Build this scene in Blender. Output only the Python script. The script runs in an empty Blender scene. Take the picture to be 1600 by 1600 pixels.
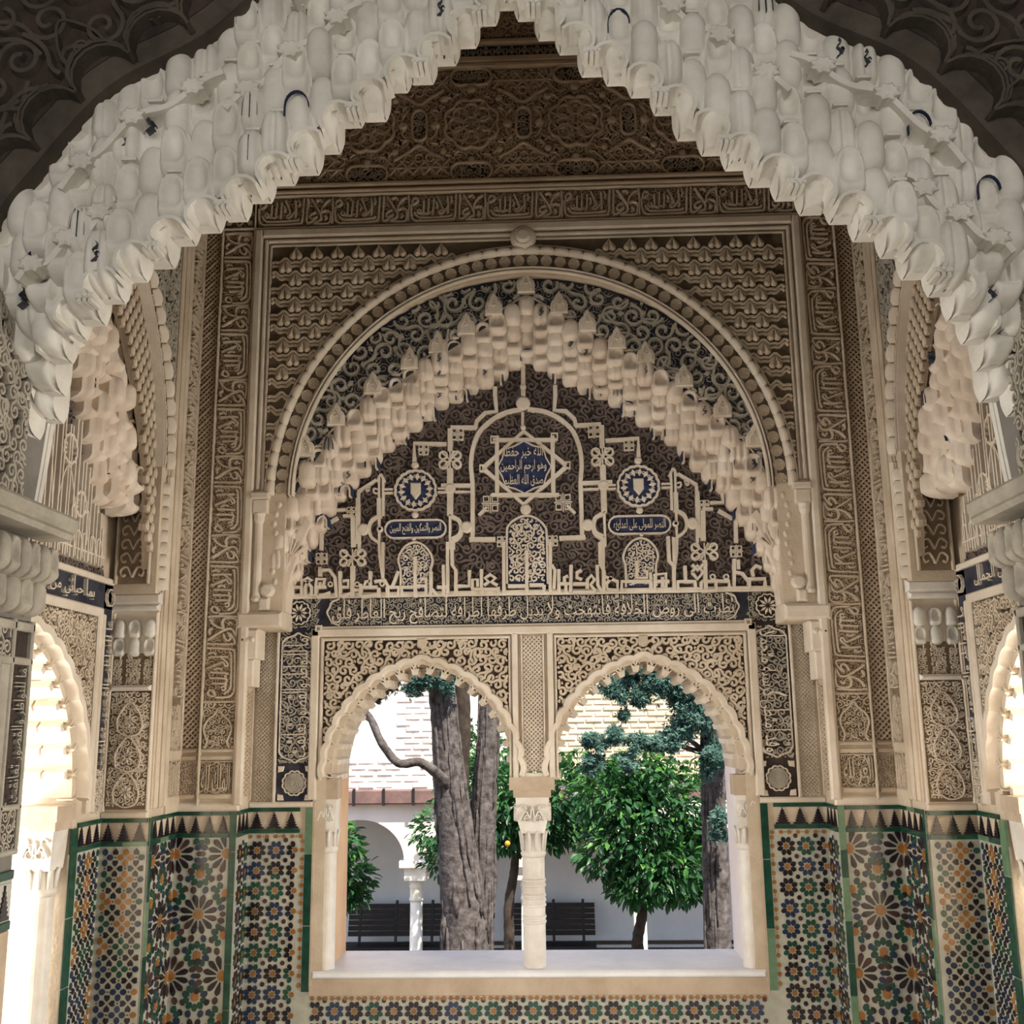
import bpy, math, random
import numpy as np
from mathutils import Vector, Matrix

# ------------------------------------------------------------------ camera
F_PX = 1650.0
TILT, YAW, ROLL = math.radians(11.5), math.radians(2.0), math.radians(0.7)
CAM = np.array([0.09, -5.0, 1.6])
_f = np.array([-math.sin(YAW) * math.cos(TILT), math.cos(YAW) * math.cos(TILT), math.sin(TILT)])
_r = np.array([math.cos(YAW), math.sin(YAW), 0.0])
_u = np.cross(_r, _f)
CR = _r * math.cos(ROLL) - _u * math.sin(ROLL)
CU = _u * math.cos(ROLL) + _r * math.sin(ROLL)
scene = bpy.context.scene
col = scene.collection
cd = bpy.data.cameras.new('camera')
cd.sensor_width = 36.0
cd.lens = 36.0 * F_PX / 1600.0
cd.clip_start = 0.05
cam = bpy.data.objects.new('camera', cd)
M = Matrix.Identity(4)
for i in range(3):
    M[i][0], M[i][1], M[i][2], M[i][3] = CR[i], CU[i], -_f[i], CAM[i]
cam.matrix_world = M
col.objects.link(cam)
scene.camera = cam

# ------------------------------------------------------------------ light
world = bpy.data.worlds.new('sky')
scene.world = world
world.use_nodes = True
wn = world.node_tree
sky = wn.nodes.new('ShaderNodeTexSky')
sky.sky_type = 'NISHITA'
sky.sun_disc = False
sky.sun_elevation = math.radians(52)
sky.sun_rotation = math.radians(215)
wn.links.new(sky.outputs[0], wn.nodes['Background'].inputs[0])
wn.nodes['Background'].inputs[1].default_value = 0.30

def sun_lamp(direction, energy, colr):
    l = bpy.data.lights.new('sun', 'SUN'); l.energy = energy; l.color = colr; l.angle = math.radians(0.6)
    o = bpy.data.objects.new('sun', l); col.objects.link(o)
    o.rotation_euler = Vector(direction).to_track_quat('-Z', 'Y').to_euler()
    o.location = (6, -4, 14)
sun_lamp((-0.34, 0.44, -0.83), 13.0, (1.0, 0.90, 0.76))

def area_lamp(name, loc, direction, sx, sy, power, colr):
    l = bpy.data.lights.new(name, 'AREA'); l.shape = 'RECTANGLE'; l.size = sx; l.size_y = sy
    l.energy = power; l.color = colr
    o = bpy.data.objects.new(name, l); col.objects.link(o)
    o.location = loc
    o.rotation_euler = Vector(direction).to_track_quat('-Z', 'Z').to_euler()
    return o
# added fill lamps outside both side windows and in the hall behind the viewer
area_lamp('side_window_fill', (-2.95, -1.15, 1.15), (1, 0, 0.28), 1.6, 1.3, 188, (1.0, 0.96, 0.91))
area_lamp('side_window_fill', (2.95, -1.15, 1.15), (-1, 0, 0.28), 1.6, 1.3, 230, (1.0, 0.93, 0.84))
area_lamp('hall_fill', (0.0, -7.2, 2.6), (0, 1, 0.02), 3.0, 2.2, 105, (1.0, 0.97, 0.92))

vs = scene.view_settings
vs.view_transform = 'Standard'
vs.look = 'None'
vs.exposure = 0.0
vs.gamma = 1.0
vs.use_curve_mapping = False

# ------------------------------------------------------------------ helpers
rng = random.Random(7)
jit = random.Random(19)
class Fr:
    """a wall plane: origin, right, up, towards the room"""
    def __init__(s, o, u, v, n):
        s.o, s.u, s.v, s.n = [np.array(x, float) for x in (o, u, v, n)]
    def P(s, a, b, h=0.0):
        a = np.asarray(a, float); b = np.asarray(b, float); h = np.asarray(h, float) + 0 * a
        return s.o + a[..., None] * s.u + b[..., None] * s.v + h[..., None] * s.n
    def pix(s, x, y):
        d = CR * (x - 800) / F_PX - CU * (y - 800) / F_PX + _f
        t = np.dot(s.o - CAM, s.n) / np.dot(d, s.n)
        p = CAM + d * t - s.o
        return float(np.dot(p, s.u)), float(np.dot(p, s.v))
    def up(s, h):
        return Fr(s.o + s.n * h, s.u, s.v, s.n)
BI = Fr((0, .19, 0), (1, 0, 0), (0, 0, 1), (0, -1, 0))      # window wall
BM = Fr((0, 0, 0), (1, 0, 0), (0, 0, 1), (0, -1, 0))        # face of the back wall
LM = Fr((-1.655, 0, 0), (0, 1, 0), (0, 0, 1), (1, 0, 0))
LI = Fr((-1.86, 0, 0), (0, 1, 0), (0, 0, 1), (1, 0, 0))
RM = Fr((1.655, 0, 0), (0, -1, 0), (0, 0, 1), (-1, 0, 0))
RI = Fr((1.86, 0, 0), (0, -1, 0), (0, 0, 1), (-1, 0, 0))
PF = Fr((0, -.346, 0), (1, 0, 0), (0, 0, 1), (0, -1, 0))     # front of the corner piers
NF = Fr((0, -2.55, 0), (1, 0, 0), (0, 0, 1), (0, -1, 0))    # hall face of the entrance arch
LJ = Fr((-1.35, 0, 0), (0, 1, 0), (0, 0, 1), (1, 0, 0))     # jambs of the entrance arch
RJ = Fr((1.35, 0, 0), (0, -1, 0), (0, 0, 1), (-1, 0, 0))

class Acc:
    def __init__(s):
        s.v = []; s.f = []; s.n = 0
    def add(s, vs, fs):
        vs = np.asarray(vs, float).reshape(-1, 3)
        k = s.n
        s.v.append(vs); s.n += len(vs)
        s.f.extend([tuple(i + k for i in f) for f in fs])
    def mesh(s, name, smooth=False):
        me = bpy.data.meshes.new(name)
        if s.n:
            me.from_pydata(np.concatenate(s.v).tolist(), [], s.f)
            if smooth:
                me.polygons.foreach_set('use_smooth', [True] * len(me.polygons))
        return me

def tag(o, label=None, cat=None, group=None, kind=None):
    if label: o['label'] = label
    if cat: o['category'] = cat
    if group: o['group'] = group
    if kind: o['kind'] = kind
    return o
def link(o, parent=None):
    col.objects.link(o)
    if parent is not None:
        o.parent = parent
        if parent.name in WM: o.matrix_parent_inverse = WM[parent.name].inverted()
    return o
WM = {}
def thing(name, loc, label, cat, group=None, kind=None):
    o = bpy.data.objects.new(name, None)
    o.empty_display_size = 0.05
    o.location = loc
    col.objects.link(o)
    WM[o.name] = Matrix.Translation(loc)
    return tag(o, label, cat, group, kind)
def obj(name, acc, mat, parent=None, smooth=False, kind=None):
    me = acc.mesh(name, smooth) if isinstance(acc, Acc) else acc
    if mat is not None and not me.materials: me.materials.append(MAT[mat])
    o = bpy.data.objects.new(name, me)
    link(o, parent)
    if kind: o['kind'] = kind
    return o
def inst(name, me, loc, parent=None, rot=None, scale=None, basis=None):
    o = bpy.data.objects.new(name, me)
    link(o, parent)
    if basis is not None:
        o.matrix_basis = basis
        WM[o.name] = basis.copy()
    else:
        o.location = loc
        if rot is not None: o.rotation_euler = rot
        if scale is not None: o.scale = scale
    return o
def frame_basis(F, a, b, h, ang=0.0, sx=1.0, sy=1.0, sz=1.0):
    """matrix whose local x,y lie in the wall plane, z towards the room"""
    c, s = math.cos(ang), math.sin(ang)
    x = (F.u * c + F.v * s) * sx; y = (-F.u * s + F.v * c) * sy; z = F.n * sz
    p = F.o + F.u * a + F.v * b + F.n * h
    return Matrix([[x[i], y[i], z[i], p[i]] for i in range(3)] + [[0, 0, 0, 1]])

def box(acc, x0, x1, y0, y1, z0, z1):
    v = [(x, y, z) for x in (x0, x1) for y in (y0, y1) for z in (z0, z1)]
    acc.add(v, [(0, 1, 3, 2), (4, 6, 7, 5), (0, 4, 5, 1), (2, 3, 7, 6), (0, 2, 6, 4), (1, 5, 7, 3)])
def fbox(acc, F, a0, a1, b0, b1, h0, h1, bev=0.0):
    v0 = F.P([a0, a1, a1, a0], [b0, b0, b1, b1], h0)
    if bev > 0:
        vm = F.P([a0, a1, a1, a0], [b0, b0, b1, b1], h1 - bev)
        v1 = F.P([a0 + bev, a1 - bev, a1 - bev, a0 + bev], [b0 + bev, b0 + bev, b1 - bev, b1 - bev], h1)
        acc.add(np.concatenate([v0, vm, v1]), [(i, (i + 1) % 4, 4 + (i + 1) % 4, 4 + i) for i in range(4)] +
                [(4 + i, 4 + (i + 1) % 4, 8 + (i + 1) % 4, 8 + i) for i in range(4)] + [(8, 9, 10, 11)])
    else:
        v1 = F.P([a0, a1, a1, a0], [b0, b0, b1, b1], h1)
        acc.add(np.concatenate([v0, v1]), [(i, (i + 1) % 4, 4 + (i + 1) % 4, 4 + i) for i in range(4)] + [(4, 5, 6, 7), (3, 2, 1, 0)])
def ribbon(acc, F, pts, w, h, base=0.0, closed=False, top=0.55, taper=0.0):
    """a raised band following a line in the wall plane"""
    p = np.asarray(pts, float)
    n = len(p)
    if n < 2: return
    if closed:
        t = np.roll(p, -1, 0) - np.roll(p, 1, 0)
    else:
        t = np.gradient(p, axis=0)
    L = np.hypot(t[:, 0], t[:, 1]) + 1e-9
    nx, ny = -t[:, 1] / L, t[:, 0] / L
    ww = np.full(n, w / 2.0)
    h = h + (h - base) * jit.uniform(-.09, .03)      # carved by hand: no two bands quite level
    if taper and not closed:
        k = np.linspace(0, 1, n)
        ww = ww * (1 - taper * k)
    rows = []
    for sgn, s, hh in ((1, 1.0, base), (1, top, h), (-1, top, h), (-1, 1.0, base)):
        rows.append(F.P(p[:, 0] + sgn * s * ww * nx, p[:, 1] + sgn * s * ww * ny, hh))
    V = np.stack(rows, 1).reshape(-1, 3)
    fs = []
    m = n if closed else n - 1
    for i in range(m):
        j = (i + 1) % n
        for q in range(3):
            fs.append((4 * i + q, 4 * j + q, 4 * j + q + 1, 4 * i + q + 1))
    if not closed:
        fs.append((0, 1, 2, 3)); fs.append((4 * n - 1, 4 * n - 2, 4 * n - 3, 4 * n - 4))
    acc.add(V, fs)
def inset(poly, d):
    p = np.asarray(poly, float); n = len(p)
    area = 0.5 * np.sum(p[:, 0] * np.roll(p[:, 1], -1) - np.roll(p[:, 0], -1) * p[:, 1])
    sg = 1 if area > 0 else -1
    e1 = p - np.roll(p, 1, 0); e2 = np.roll(p, -1, 0) - p
    e1 /= np.linalg.norm(e1, axis=1)[:, None] + 1e-9; e2 /= np.linalg.norm(e2, axis=1)[:, None] + 1e-9
    n1 = np.stack([-e1[:, 1], e1[:, 0]], 1) * sg; n2 = np.stack([-e2[:, 1], e2[:, 0]], 1) * sg
    m = n1 + n2
    m /= np.maximum(np.sum(m * n1, 1), 0.45)[:, None]
    return p + m * d
def plate(acc, F, poly, h, bev=0.004, base=0.0, back=False):
    p = np.asarray(poly, float); n = len(p)
    q = inset(p, bev)
    V = np.concatenate([F.P(p[:, 0], p[:, 1], base), F.P(p[:, 0], p[:, 1], h - bev), F.P(q[:, 0], q[:, 1], h)])
    fs = []
    for i in range(n):
        j = (i + 1) % n
        fs.append((i, j, n + j, n + i)); fs.append((n + i, n + j, 2 * n + j, 2 * n + i))
    fs.append(tuple(range(2 * n, 3 * n)))
    if back: fs.append(tuple(reversed(range(n))))
    acc.add(V, fs)
def slab(acc, F, poly, h0, h1):
    p = np.asarray(poly, float); n = len(p)
    V = np.concatenate([F.P(p[:, 0], p[:, 1], h0), F.P(p[:, 0], p[:, 1], h1)])
    fs = [(i, (i + 1) % n, n + (i + 1) % n, n + i) for i in range(n)] + [tuple(range(n, 2 * n)), tuple(reversed(range(n)))]
    acc.add(V, fs)
def arc(cx, cy, r, a0, a1, n=16, ry=None):
    t = np.radians(np.linspace(a0, a1, n))
    return np.stack([cx + r * np.cos(t), cy + (ry or r) * np.sin(t)], 1)
def smooth(pts, k=6):
    p = np.asarray(pts, float)
    if len(p) < 3: return p
    q = np.concatenate([[2 * p[0] - p[1]], p, [2 * p[-1] - p[-2]]])
    out = []
    for i in range(1, len(q) - 2):
        t = np.linspace(0, 1, k, endpoint=False)[:, None]
        a, b, c, d = q[i - 1], q[i], q[i + 1], q[i + 2]
        out.append(0.5 * (2 * b + (c - a) * t + (2 * a - 5 * b + 4 * c - d) * t * t + (3 * b - a - 3 * c + d) * t ** 3))
    out.append(p[-1:])
    return np.concatenate(out)
def resample(pts, n):
    p = np.asarray(pts, float)
    s = np.concatenate([[0], np.cumsum(np.hypot(*np.diff(p, axis=0).T))])
    t = np.linspace(0, s[-1], n)
    return np.stack([np.interp(t, s, p[:, 0]), np.interp(t, s, p[:, 1])], 1)
def gothic(a, rise, n=24, cx=0.0, z0=0.0):
    """two-centred arch, left springing to right springing"""
    c = max((rise * rise - a * a) / (2 * a), 0.0)
    if rise < a:
        t = np.linspace(math.pi, 0, 2 * n - 1)
        return np.stack([cx + a * np.cos(t), z0 + rise * np.sin(t)], 1)
    R = a + c
    th = math.acos(c / R)
    t = np.linspace(math.pi, math.pi - th, n)
    L = np.stack([c + R * np.cos(t), R * np.sin(t)], 1)
    Rr = L[::-1][1:] * [-1, 1]
    p = np.concatenate([L, Rr])
    return p + [cx, z0]
def lathe(acc, cx, cy, prof, n=20):
    rings = []
    t = np.linspace(0, 2 * math.pi, n, endpoint=False)
    for r, z in prof:
        rings.append(np.stack([cx + r * np.cos(t), cy + r * np.sin(t), np.full(n, z)], 1))
    V = np.concatenate(rings)
    fs = []
    for k in range(len(prof) - 1):
        for i in range(n):
            j = (i + 1) % n
            fs.append((k * n + i, k * n + j, (k + 1) * n + j, (k + 1) * n + i))
    fs.append(tuple(reversed(range(n)))); fs.append(tuple(range((len(prof) - 1) * n, len(prof) * n)))
    acc.add(V, fs)
def tube(acc, pts, rad, n=8, close=True, jitter=0.0, rnd=None):
    p = np.asarray(pts, float); m = len(p)
    r = np.full(m, rad) if np.isscalar(rad) else np.asarray(rad, float)
    t = np.gradient(p, axis=0); t /= np.linalg.norm(t, axis=1)[:, None] + 1e-9
    ref = np.array([0.31, 0.9, 0.29])
    V = []
    for i in range(m):
        x = np.cross(t[i], ref); x /= np.linalg.norm(x) + 1e-9
        y = np.cross(t[i], x)
        a = np.linspace(0, 2 * math.pi, n, endpoint=False)
        rr = r[i] * (1 + (np.array([rnd.uniform(-jitter, jitter) for _ in range(n)]) if jitter else 0))
        V.append(p[i] + (np.cos(a) * rr)[:, None] * x + (np.sin(a) * rr)[:, None] * y)
    fs = []
    for k in range(m - 1):
        for i in range(n):
            j = (i + 1) % n
            fs.append((k * n + i, k * n + j, (k + 1) * n + j, (k + 1) * n + i))
    if close:
        fs.append(tuple(reversed(range(n)))); fs.append(tuple(range((m - 1) * n, m * n)))
    acc.add(np.concatenate(V), fs)
def clip(pts, test):
    """runs of a polyline for which test is true"""
    p = np.asarray(pts, float)
    ok = test(p[:, 0], p[:, 1])
    out = []; cur = []
    for q, k in zip(p, ok):
        if k: cur.append(q)
        else:
            if len(cur) > 1: out.append(np.array(cur))
            cur = []
    if len(cur) > 1: out.append(np.array(cur))
    return out
def in_poly(poly):
    P = np.asarray(poly, float)
    def f(x, y):
        x = np.asarray(x, float); y = np.asarray(y, float)
        r = np.zeros(x.shape, bool)
        j = len(P) - 1
        for i in range(len(P)):
            xi, yi = P[i]; xj, yj = P[j]
            c = ((yi > y) != (yj > y)) & (x < (xj - xi) * (y - yi) / (yj - yi + 1e-12) + xi)
            r ^= c
            j = i
        return r
    return f

# ------------------------------------------------------------------ materials
MAT = {}
def mat(name, c1, c2=None, rough=0.85, scale=6.0, bump=0.0, bscale=60.0, spec=0.3, detail=5.0, metallic=0.0, lo=0.35, hi=0.7):
    m = bpy.data.materials.new(name); m.use_nodes = True
    nt = m.node_tree; b = nt.nodes['Principled BSDF']
    b.inputs['Roughness'].default_value = rough
    b.inputs['Specular IOR Level'].default_value = spec
    b.inputs['Metallic'].default_value = metallic
    tc = nt.nodes.new('ShaderNodeNewGeometry')
    if c2 is not None:
        nz = nt.nodes.new('ShaderNodeTexNoise'); nz.inputs['Scale'].default_value = scale; nz.inputs['Detail'].default_value = detail
        nz.inputs['Roughness'].default_value = 0.62
        nt.links.new(tc.outputs['Position'], nz.inputs['Vector'])
        r = nt.nodes.new('ShaderNodeValToRGB')
        r.color_ramp.elements[0].position = lo; r.color_ramp.elements[1].position = hi
        r.color_ramp.elements[0].color = (*c1, 1); r.color_ramp.elements[1].color = (*c2, 1)
        nt.links.new(nz.outputs['Fac'], r.inputs['Fac'])
        nt.links.new(r.outputs['Color'], b.inputs['Base Color'])
    else:
        b.inputs['Base Color'].default_value = (*c1, 1)
    if bump:
        n2 = nt.nodes.new('ShaderNodeTexNoise'); n2.inputs['Scale'].default_value = bscale; n2.inputs['Detail'].default_value = 4
        nt.links.new(tc.outputs['Position'], n2.inputs['Vector'])
        bp = nt.nodes.new('ShaderNodeBump'); bp.inputs['Strength'].default_value = bump; bp.inputs['Distance'].default_value = 0.01
        nt.links.new(n2.outputs['Fac'], bp.inputs['Height']); nt.links.new(bp.outputs['Normal'], b.inputs['Normal'])
    MAT[name] = m
    return m
mat('plaster', (0.48, 0.385, 0.275), (0.66, 0.56, 0.435), 0.9, 5.0, 0.25, 70)
mat('plaster_pale', (0.58, 0.49, 0.38), (0.76, 0.68, 0.57), 0.85, 4.0, 0.2, 60)
mat('plaster_brown', (0.44, 0.335, 0.23), (0.60, 0.47, 0.34), 0.9, 4.0, 0.25, 70)
mat('plaster_brown_ground', (0.20, 0.145, 0.095), (0.30, 0.22, 0.15), 0.95, 6.0, 0.2, 80)
mat('plaster_white', (0.60, 0.57, 0.50), (0.80, 0.77, 0.70), 0.85, 6.0, 0.15, 50)
mat('plaster_honey', (0.60, 0.49, 0.385), (0.80, 0.70, 0.59), 0.85, 5.0, 0.15, 50)
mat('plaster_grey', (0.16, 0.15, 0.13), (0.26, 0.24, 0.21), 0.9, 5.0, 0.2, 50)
mat('ground_tan', (0.16, 0.115, 0.075), (0.25, 0.185, 0.125), 0.95, 8.0, 0.3, 90)
mat('net_ground', (0.10, 0.075, 0.048), (0.18, 0.135, 0.09), 0.95, 8.0, 0.3, 90)
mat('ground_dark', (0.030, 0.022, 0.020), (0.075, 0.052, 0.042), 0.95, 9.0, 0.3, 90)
mat('ground_grey', (0.10, 0.078, 0.068), (0.19, 0.145, 0.125), 0.95, 14.0, 0.3, 120)
mat('ground_blue', (0.020, 0.022, 0.036), (0.065, 0.062, 0.075), 0.95, 9.0, 0.3, 90)
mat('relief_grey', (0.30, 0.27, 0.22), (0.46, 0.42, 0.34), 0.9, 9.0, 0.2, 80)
mat('relief_shade', (0.055, 0.046, 0.036), (0.105, 0.088, 0.068), 0.9, 9.0, 0.2, 80)  # hall-side plaster with its backlit shade put into the colour
mat('paint_blue', (0.016, 0.024, 0.070), (0.050, 0.062, 0.125), 0.8, 20.0)
mat('paint_ink', (0.03, 0.035, 0.06), (0.12, 0.12, 0.13), 0.85, 40.0)
mat('marble', (0.62, 0.56, 0.48), (0.82, 0.78, 0.71), 0.45, 7.0, 0.03, 40, 0.5)
mat('sill_marble', (0.74, 0.74, 0.74), (0.86, 0.86, 0.86), 0.4, 7.0, 0.05, 40, 0.5)
mat('stone_buff', (0.42, 0.32, 0.225), (0.56, 0.45, 0.34), 0.9, 5.0, 0.3, 40)
mat('reveal_sun_tint', (0.62, 0.37, 0.20), (0.74, 0.50, 0.31), 0.9, 3.0, 0.1, 40)
mat('reveal_white', (0.75, 0.64, 0.60), (0.84, 0.76, 0.72), 0.9, 3.0, 0.1, 40)
mat('slat_white', (0.70, 0.62, 0.58), (0.86, 0.80, 0.78), 0.8, 3.0)
for nm, c1, c2 in (('tile_black', (0.010, 0.008, 0.010), (0.030, 0.020, 0.026)), ('tile_green', (0.008, 0.045, 0.028), (0.024, 0.080, 0.054)),
                   ('tile_blue', (0.012, 0.020, 0.045), (0.032, 0.048, 0.095)), ('tile_ochre', (0.22, 0.090, 0.018), (0.36, 0.16, 0.045)),
                   ('tile_brown', (0.040, 0.018, 0.016), (0.080, 0.040, 0.036)), ('tile_cream', (0.37, 0.365, 0.295), (0.50, 0.49, 0.41)),
                   ('tile_border', (0.006, 0.040, 0.024), (0.018, 0.080, 0.050)), ('tile_border_pale', (0.10, 0.18, 0.10), (0.16, 0.26, 0.16))):
    mat(nm, c1, c2, 0.16, 18.0, 0.04, 30, 0.5)
mat('bark', (0.030, 0.024, 0.022), (0.135, 0.120, 0.120), 0.95, 14.0, 1.0, 26)
mat('bark_dark', (0.022, 0.016, 0.012), (0.06, 0.045, 0.036), 0.95, 9.0, 0.6, 22)
mat('wood_dark', (0.008, 0.006, 0.008), (0.020, 0.015, 0.016), 0.5, 9.0)
mat('beam', (0.12, 0.075, 0.07), (0.19, 0.12, 0.11), 0.9, 5.0, 0.3, 20)
mat('iron', (0.015, 0.014, 0.014), None, 0.5)
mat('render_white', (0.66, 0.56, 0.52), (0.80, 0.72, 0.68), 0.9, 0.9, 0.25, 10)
mat('render_shade', (0.50, 0.51, 0.55), (0.60, 0.61, 0.64), 0.9, 1.2, 0.2, 10)  # same white render, with the arcade's bluish shade put into the colour
mat('brick', (0.64, 0.50, 0.43), (0.78, 0.66, 0.58), 0.92, 3.0, 0.3, 20)
mat('brick_pale', (0.60, 0.48, 0.30), (0.74, 0.62, 0.42), 0.92, 3.0, 0.3, 20)
mat('mortar', (0.56, 0.46, 0.38), (0.66, 0.56, 0.46), 0.95, 3.0, 0.2, 20)
mat('dado_red', (0.16, 0.085, 0.070), (0.24, 0.14, 0.11), 0.9, 3.0)
mat('garden_ground', (0.10, 0.085, 0.07), (0.17, 0.14, 0.11), 0.95, 2.0, 0.3, 20)
mat('floor_marble', (0.62, 0.58, 0.52), (0.74, 0.70, 0.64), 0.45, 3.0)
mat('hall_plaster', (0.34, 0.29, 0.23), (0.42, 0.36, 0.29), 0.95, 2.0)
mat('roof_tile', (0.36, 0.19, 0.11), (0.48, 0.29, 0.18), 0.9, 6.0)
def leaf_mat(name, c1, c2, trans=0.35):
    m = mat(name, c1, c2, 0.45, 2.2, 0, 1, 0.5, lo=0.3, hi=0.75)
    nt = m.node_tree; b = nt.nodes['Principled BSDF']; out = nt.nodes['Material Output']
    tr = nt.nodes.new('ShaderNodeBsdfTranslucent'); mx = nt.nodes.new('ShaderNodeMixShader'); mx.inputs[0].default_value = trans
    src = b.inputs['Base Color'].links[0].from_socket
    nt.links.new(src, tr.inputs['Color']); nt.links.new(b.outputs[0], mx.inputs[1]); nt.links.new(tr.outputs[0], mx.inputs[2])
    nt.links.new(mx.outputs[0], out.inputs['Surface'])
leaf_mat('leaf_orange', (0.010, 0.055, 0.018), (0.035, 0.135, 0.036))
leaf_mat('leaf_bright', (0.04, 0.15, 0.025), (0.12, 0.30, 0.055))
leaf_mat('leaf_cypress', (0.035, 0.090, 0.078), (0.12, 0.24, 0.20), 0.25)
leaf_mat('leaf_cypress_dark', (0.012, 0.018, 0.010), (0.05, 0.055, 0.030), 0.2)
mat('fruit_orange', (0.75, 0.25, 0.02), (0.85, 0.36, 0.04), 0.5, 4.0)
# ------------------------------------------------------------------ the shell of the room
SILL = 0.50
WX = 0.54          # centre of each twin window
W_A = 0.435        # half width of the opening
W_SP = 1.39        # springing
W_RI = 0.515       # rise of the opening
TOP = 5.75
A_BM, SP_BM = 1.19, 2.72   # lunette opening on the face of the back wall
def lunette_poly(a0, a1, b0, b1, arch):
    """wall field between a0..a1, b0..b1 with an arch-shaped gap open at the bottom"""
    return [(a0, b0)] + [(arch[0][0], b0)] + [tuple(p) for p in arch] + [(arch[-1][0], b0), (a1, b0), (a1, b1), (a0, b1)]
A = Acc()
box(A, -2.2, 2.2, .19, .64, -2.6, SILL - .035)
for s in (-1, 1):
    x0, x1 = sorted((s * 1.0, s * 2.2))
    box(A, x0, x1, .19, .64, SILL - .035, W_SP)
    x0, x1 = sorted((s * 1.03, s * 2.2))
arch_l = gothic(W_A, W_RI, 14, -WX, W_SP)
arch_r = gothic(W_A, W_RI, 14, WX, W_SP)
poly = [(-2.2, W_SP)] + [tuple(p) for p in arch_l] + [tuple(p) for p in arch_r] + [(2.2, W_SP), (2.2, 2.09), (-2.2, 2.09)]
slab(A, BI, poly, -.45, 0)
box(A, -2.2, 2.2, .19, .64, 2.09, TOP)
arch_bm = gothic(A_BM, 3.84 - SP_BM, 26, 0, SP_BM)
slab(A, BM, lunette_poly(-1.37, 1.37, 2.07, TOP, arch_bm), -.19, 0)
for s in (-1, 1):
    x0, x1 = sorted((s * 1.37, s * 1.655)); box(A, x0, x1, 0, .19, -.1, TOP)
wall_back = tag(obj('wall_back', A, 'plaster'), kind='structure')

SC = -1.15         # centre of each side window along its wall
def side_wall(F, FI, nm):
    """u coordinate runs along the wall; sg flips it for the right-hand side"""
    sg = 1 if F is LM else -1
    A = Acc()
    def rng_(a, b): return tuple(sorted((sg * a, sg * b)))
    a0, a1 = rng_(-.34, .30); fbox(A, F, a0, a1, -.1, TOP, -.6, 0)
    c = sg * SC
    ar = gothic(.50, .62, 12, c, 1.34)
    lo, hi = rng_(-2.15, -.34)
    slab(A, FI, [(lo, 1.34)] + [tuple(p) for p in ar] + [(hi, 1.34), (hi, 2.12), (lo, 2.12)], -.41, 0)
    for q in ((lo, c - .52), (c + .52, hi)): fbox(A, FI, q[0], q[1], .43, 1.34, -.41, 0)
    fbox(A, FI, lo, hi, -.1, .43, -.41, 0)
    fbox(A, FI, lo, hi, 2.12, TOP, -.41, 0)
    ar = gothic(.74, 1.0, 20, c, 2.77)
    slab(A, F, lunette_poly(lo, hi, 2.20, TOP, ar), -.19, 0)
    return tag(obj(nm, A, 'plaster'), kind='structure')
wall_left = side_wall(LM, LI, 'wall_left')
wall_right = side_wall(RM, RI, 'wall_right')

# entrance arch wall: hall side outline (near) and room side outline (far)
NEAR = [(-1.42, 2.1), (-1.40, 2.55), (-1.33, 2.86), (-1.22, 3.04), (-1.04, 3.26), (-.80, 3.40), (-.64, 3.55), (-.42, 3.72), (-.2, 3.86), (0, 4.0)]
FAR = [(-1.37, 2.1), (-1.35, 2.30), (-1.32, 2.58), (-1.25, 2.78), (-1.09, 2.99), (-.92, 3.10), (-.73, 3.21), (-.56, 3.37), (-.37, 3.52), (-.2, 3.64), (0, 3.86)]
NEAR = smooth(NEAR, 5); FAR = smooth(FAR, 5)
def both(p):
    p = np.asarray(p, float)
    return np.concatenate([p, p[::-1][1:] * [-1, 1]])
A = Acc()
nb = both(NEAR)
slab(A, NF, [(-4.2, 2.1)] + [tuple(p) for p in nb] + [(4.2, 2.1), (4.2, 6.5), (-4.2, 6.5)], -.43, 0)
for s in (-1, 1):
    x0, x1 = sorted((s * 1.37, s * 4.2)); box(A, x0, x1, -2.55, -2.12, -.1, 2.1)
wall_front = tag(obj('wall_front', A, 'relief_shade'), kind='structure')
# soffit behind the stalactite cells
A = Acc()
n1, n2 = resample(nb, 60), resample(both(FAR), 60)
V = np.concatenate([np.stack([n1[:, 0], np.full(60, -2.54), n1[:, 1] + .02], 1), np.stack([n2[:, 0] * 1.02, np.full(60, -2.13), n2[:, 1] + .05], 1)])
A.add(V, [(i, i + 1, 61 + i, 60 + i) for i in range(59)])
SOFFIT = A

A = Acc(); box(A, -2.2, 2.2, -2.6, .64, -.12, 0.0); box(A, -4.2, 4.2, -8.2, -2.55, -.12, 0.0)
tag(obj('floor', A, 'floor_marble'), kind='structure')
A = Acc(); box(A, -2.2, 2.2, -2.55, .64, TOP, TOP + .15)
tag(obj('ceiling', A, 'plaster_brown'), kind='structure')
A = Acc(); box(A, -4.2, 4.2, -8.2, -2.55, 6.5, 6.6)
tag(obj('ceiling', A, 'hall_plaster'), kind='structure')
A = Acc()
box(A, -4.3, -4.2, -8.2, -2.12, -.1, 6.5); tag(obj('wall_hall_left', A, 'hall_plaster'), kind='structure')
A = Acc(); box(A, 4.2, 4.3, -8.2, -2.12, -.1, 6.5); tag(obj('wall_hall_right', A, 'hall_plaster'), kind='structure')
A = Acc(); box(A, -4.2, 4.2, -8.3, -8.2, -.1, 6.5); tag(obj('wall_hall_back', A, 'hall_plaster'), kind='structure')

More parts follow.
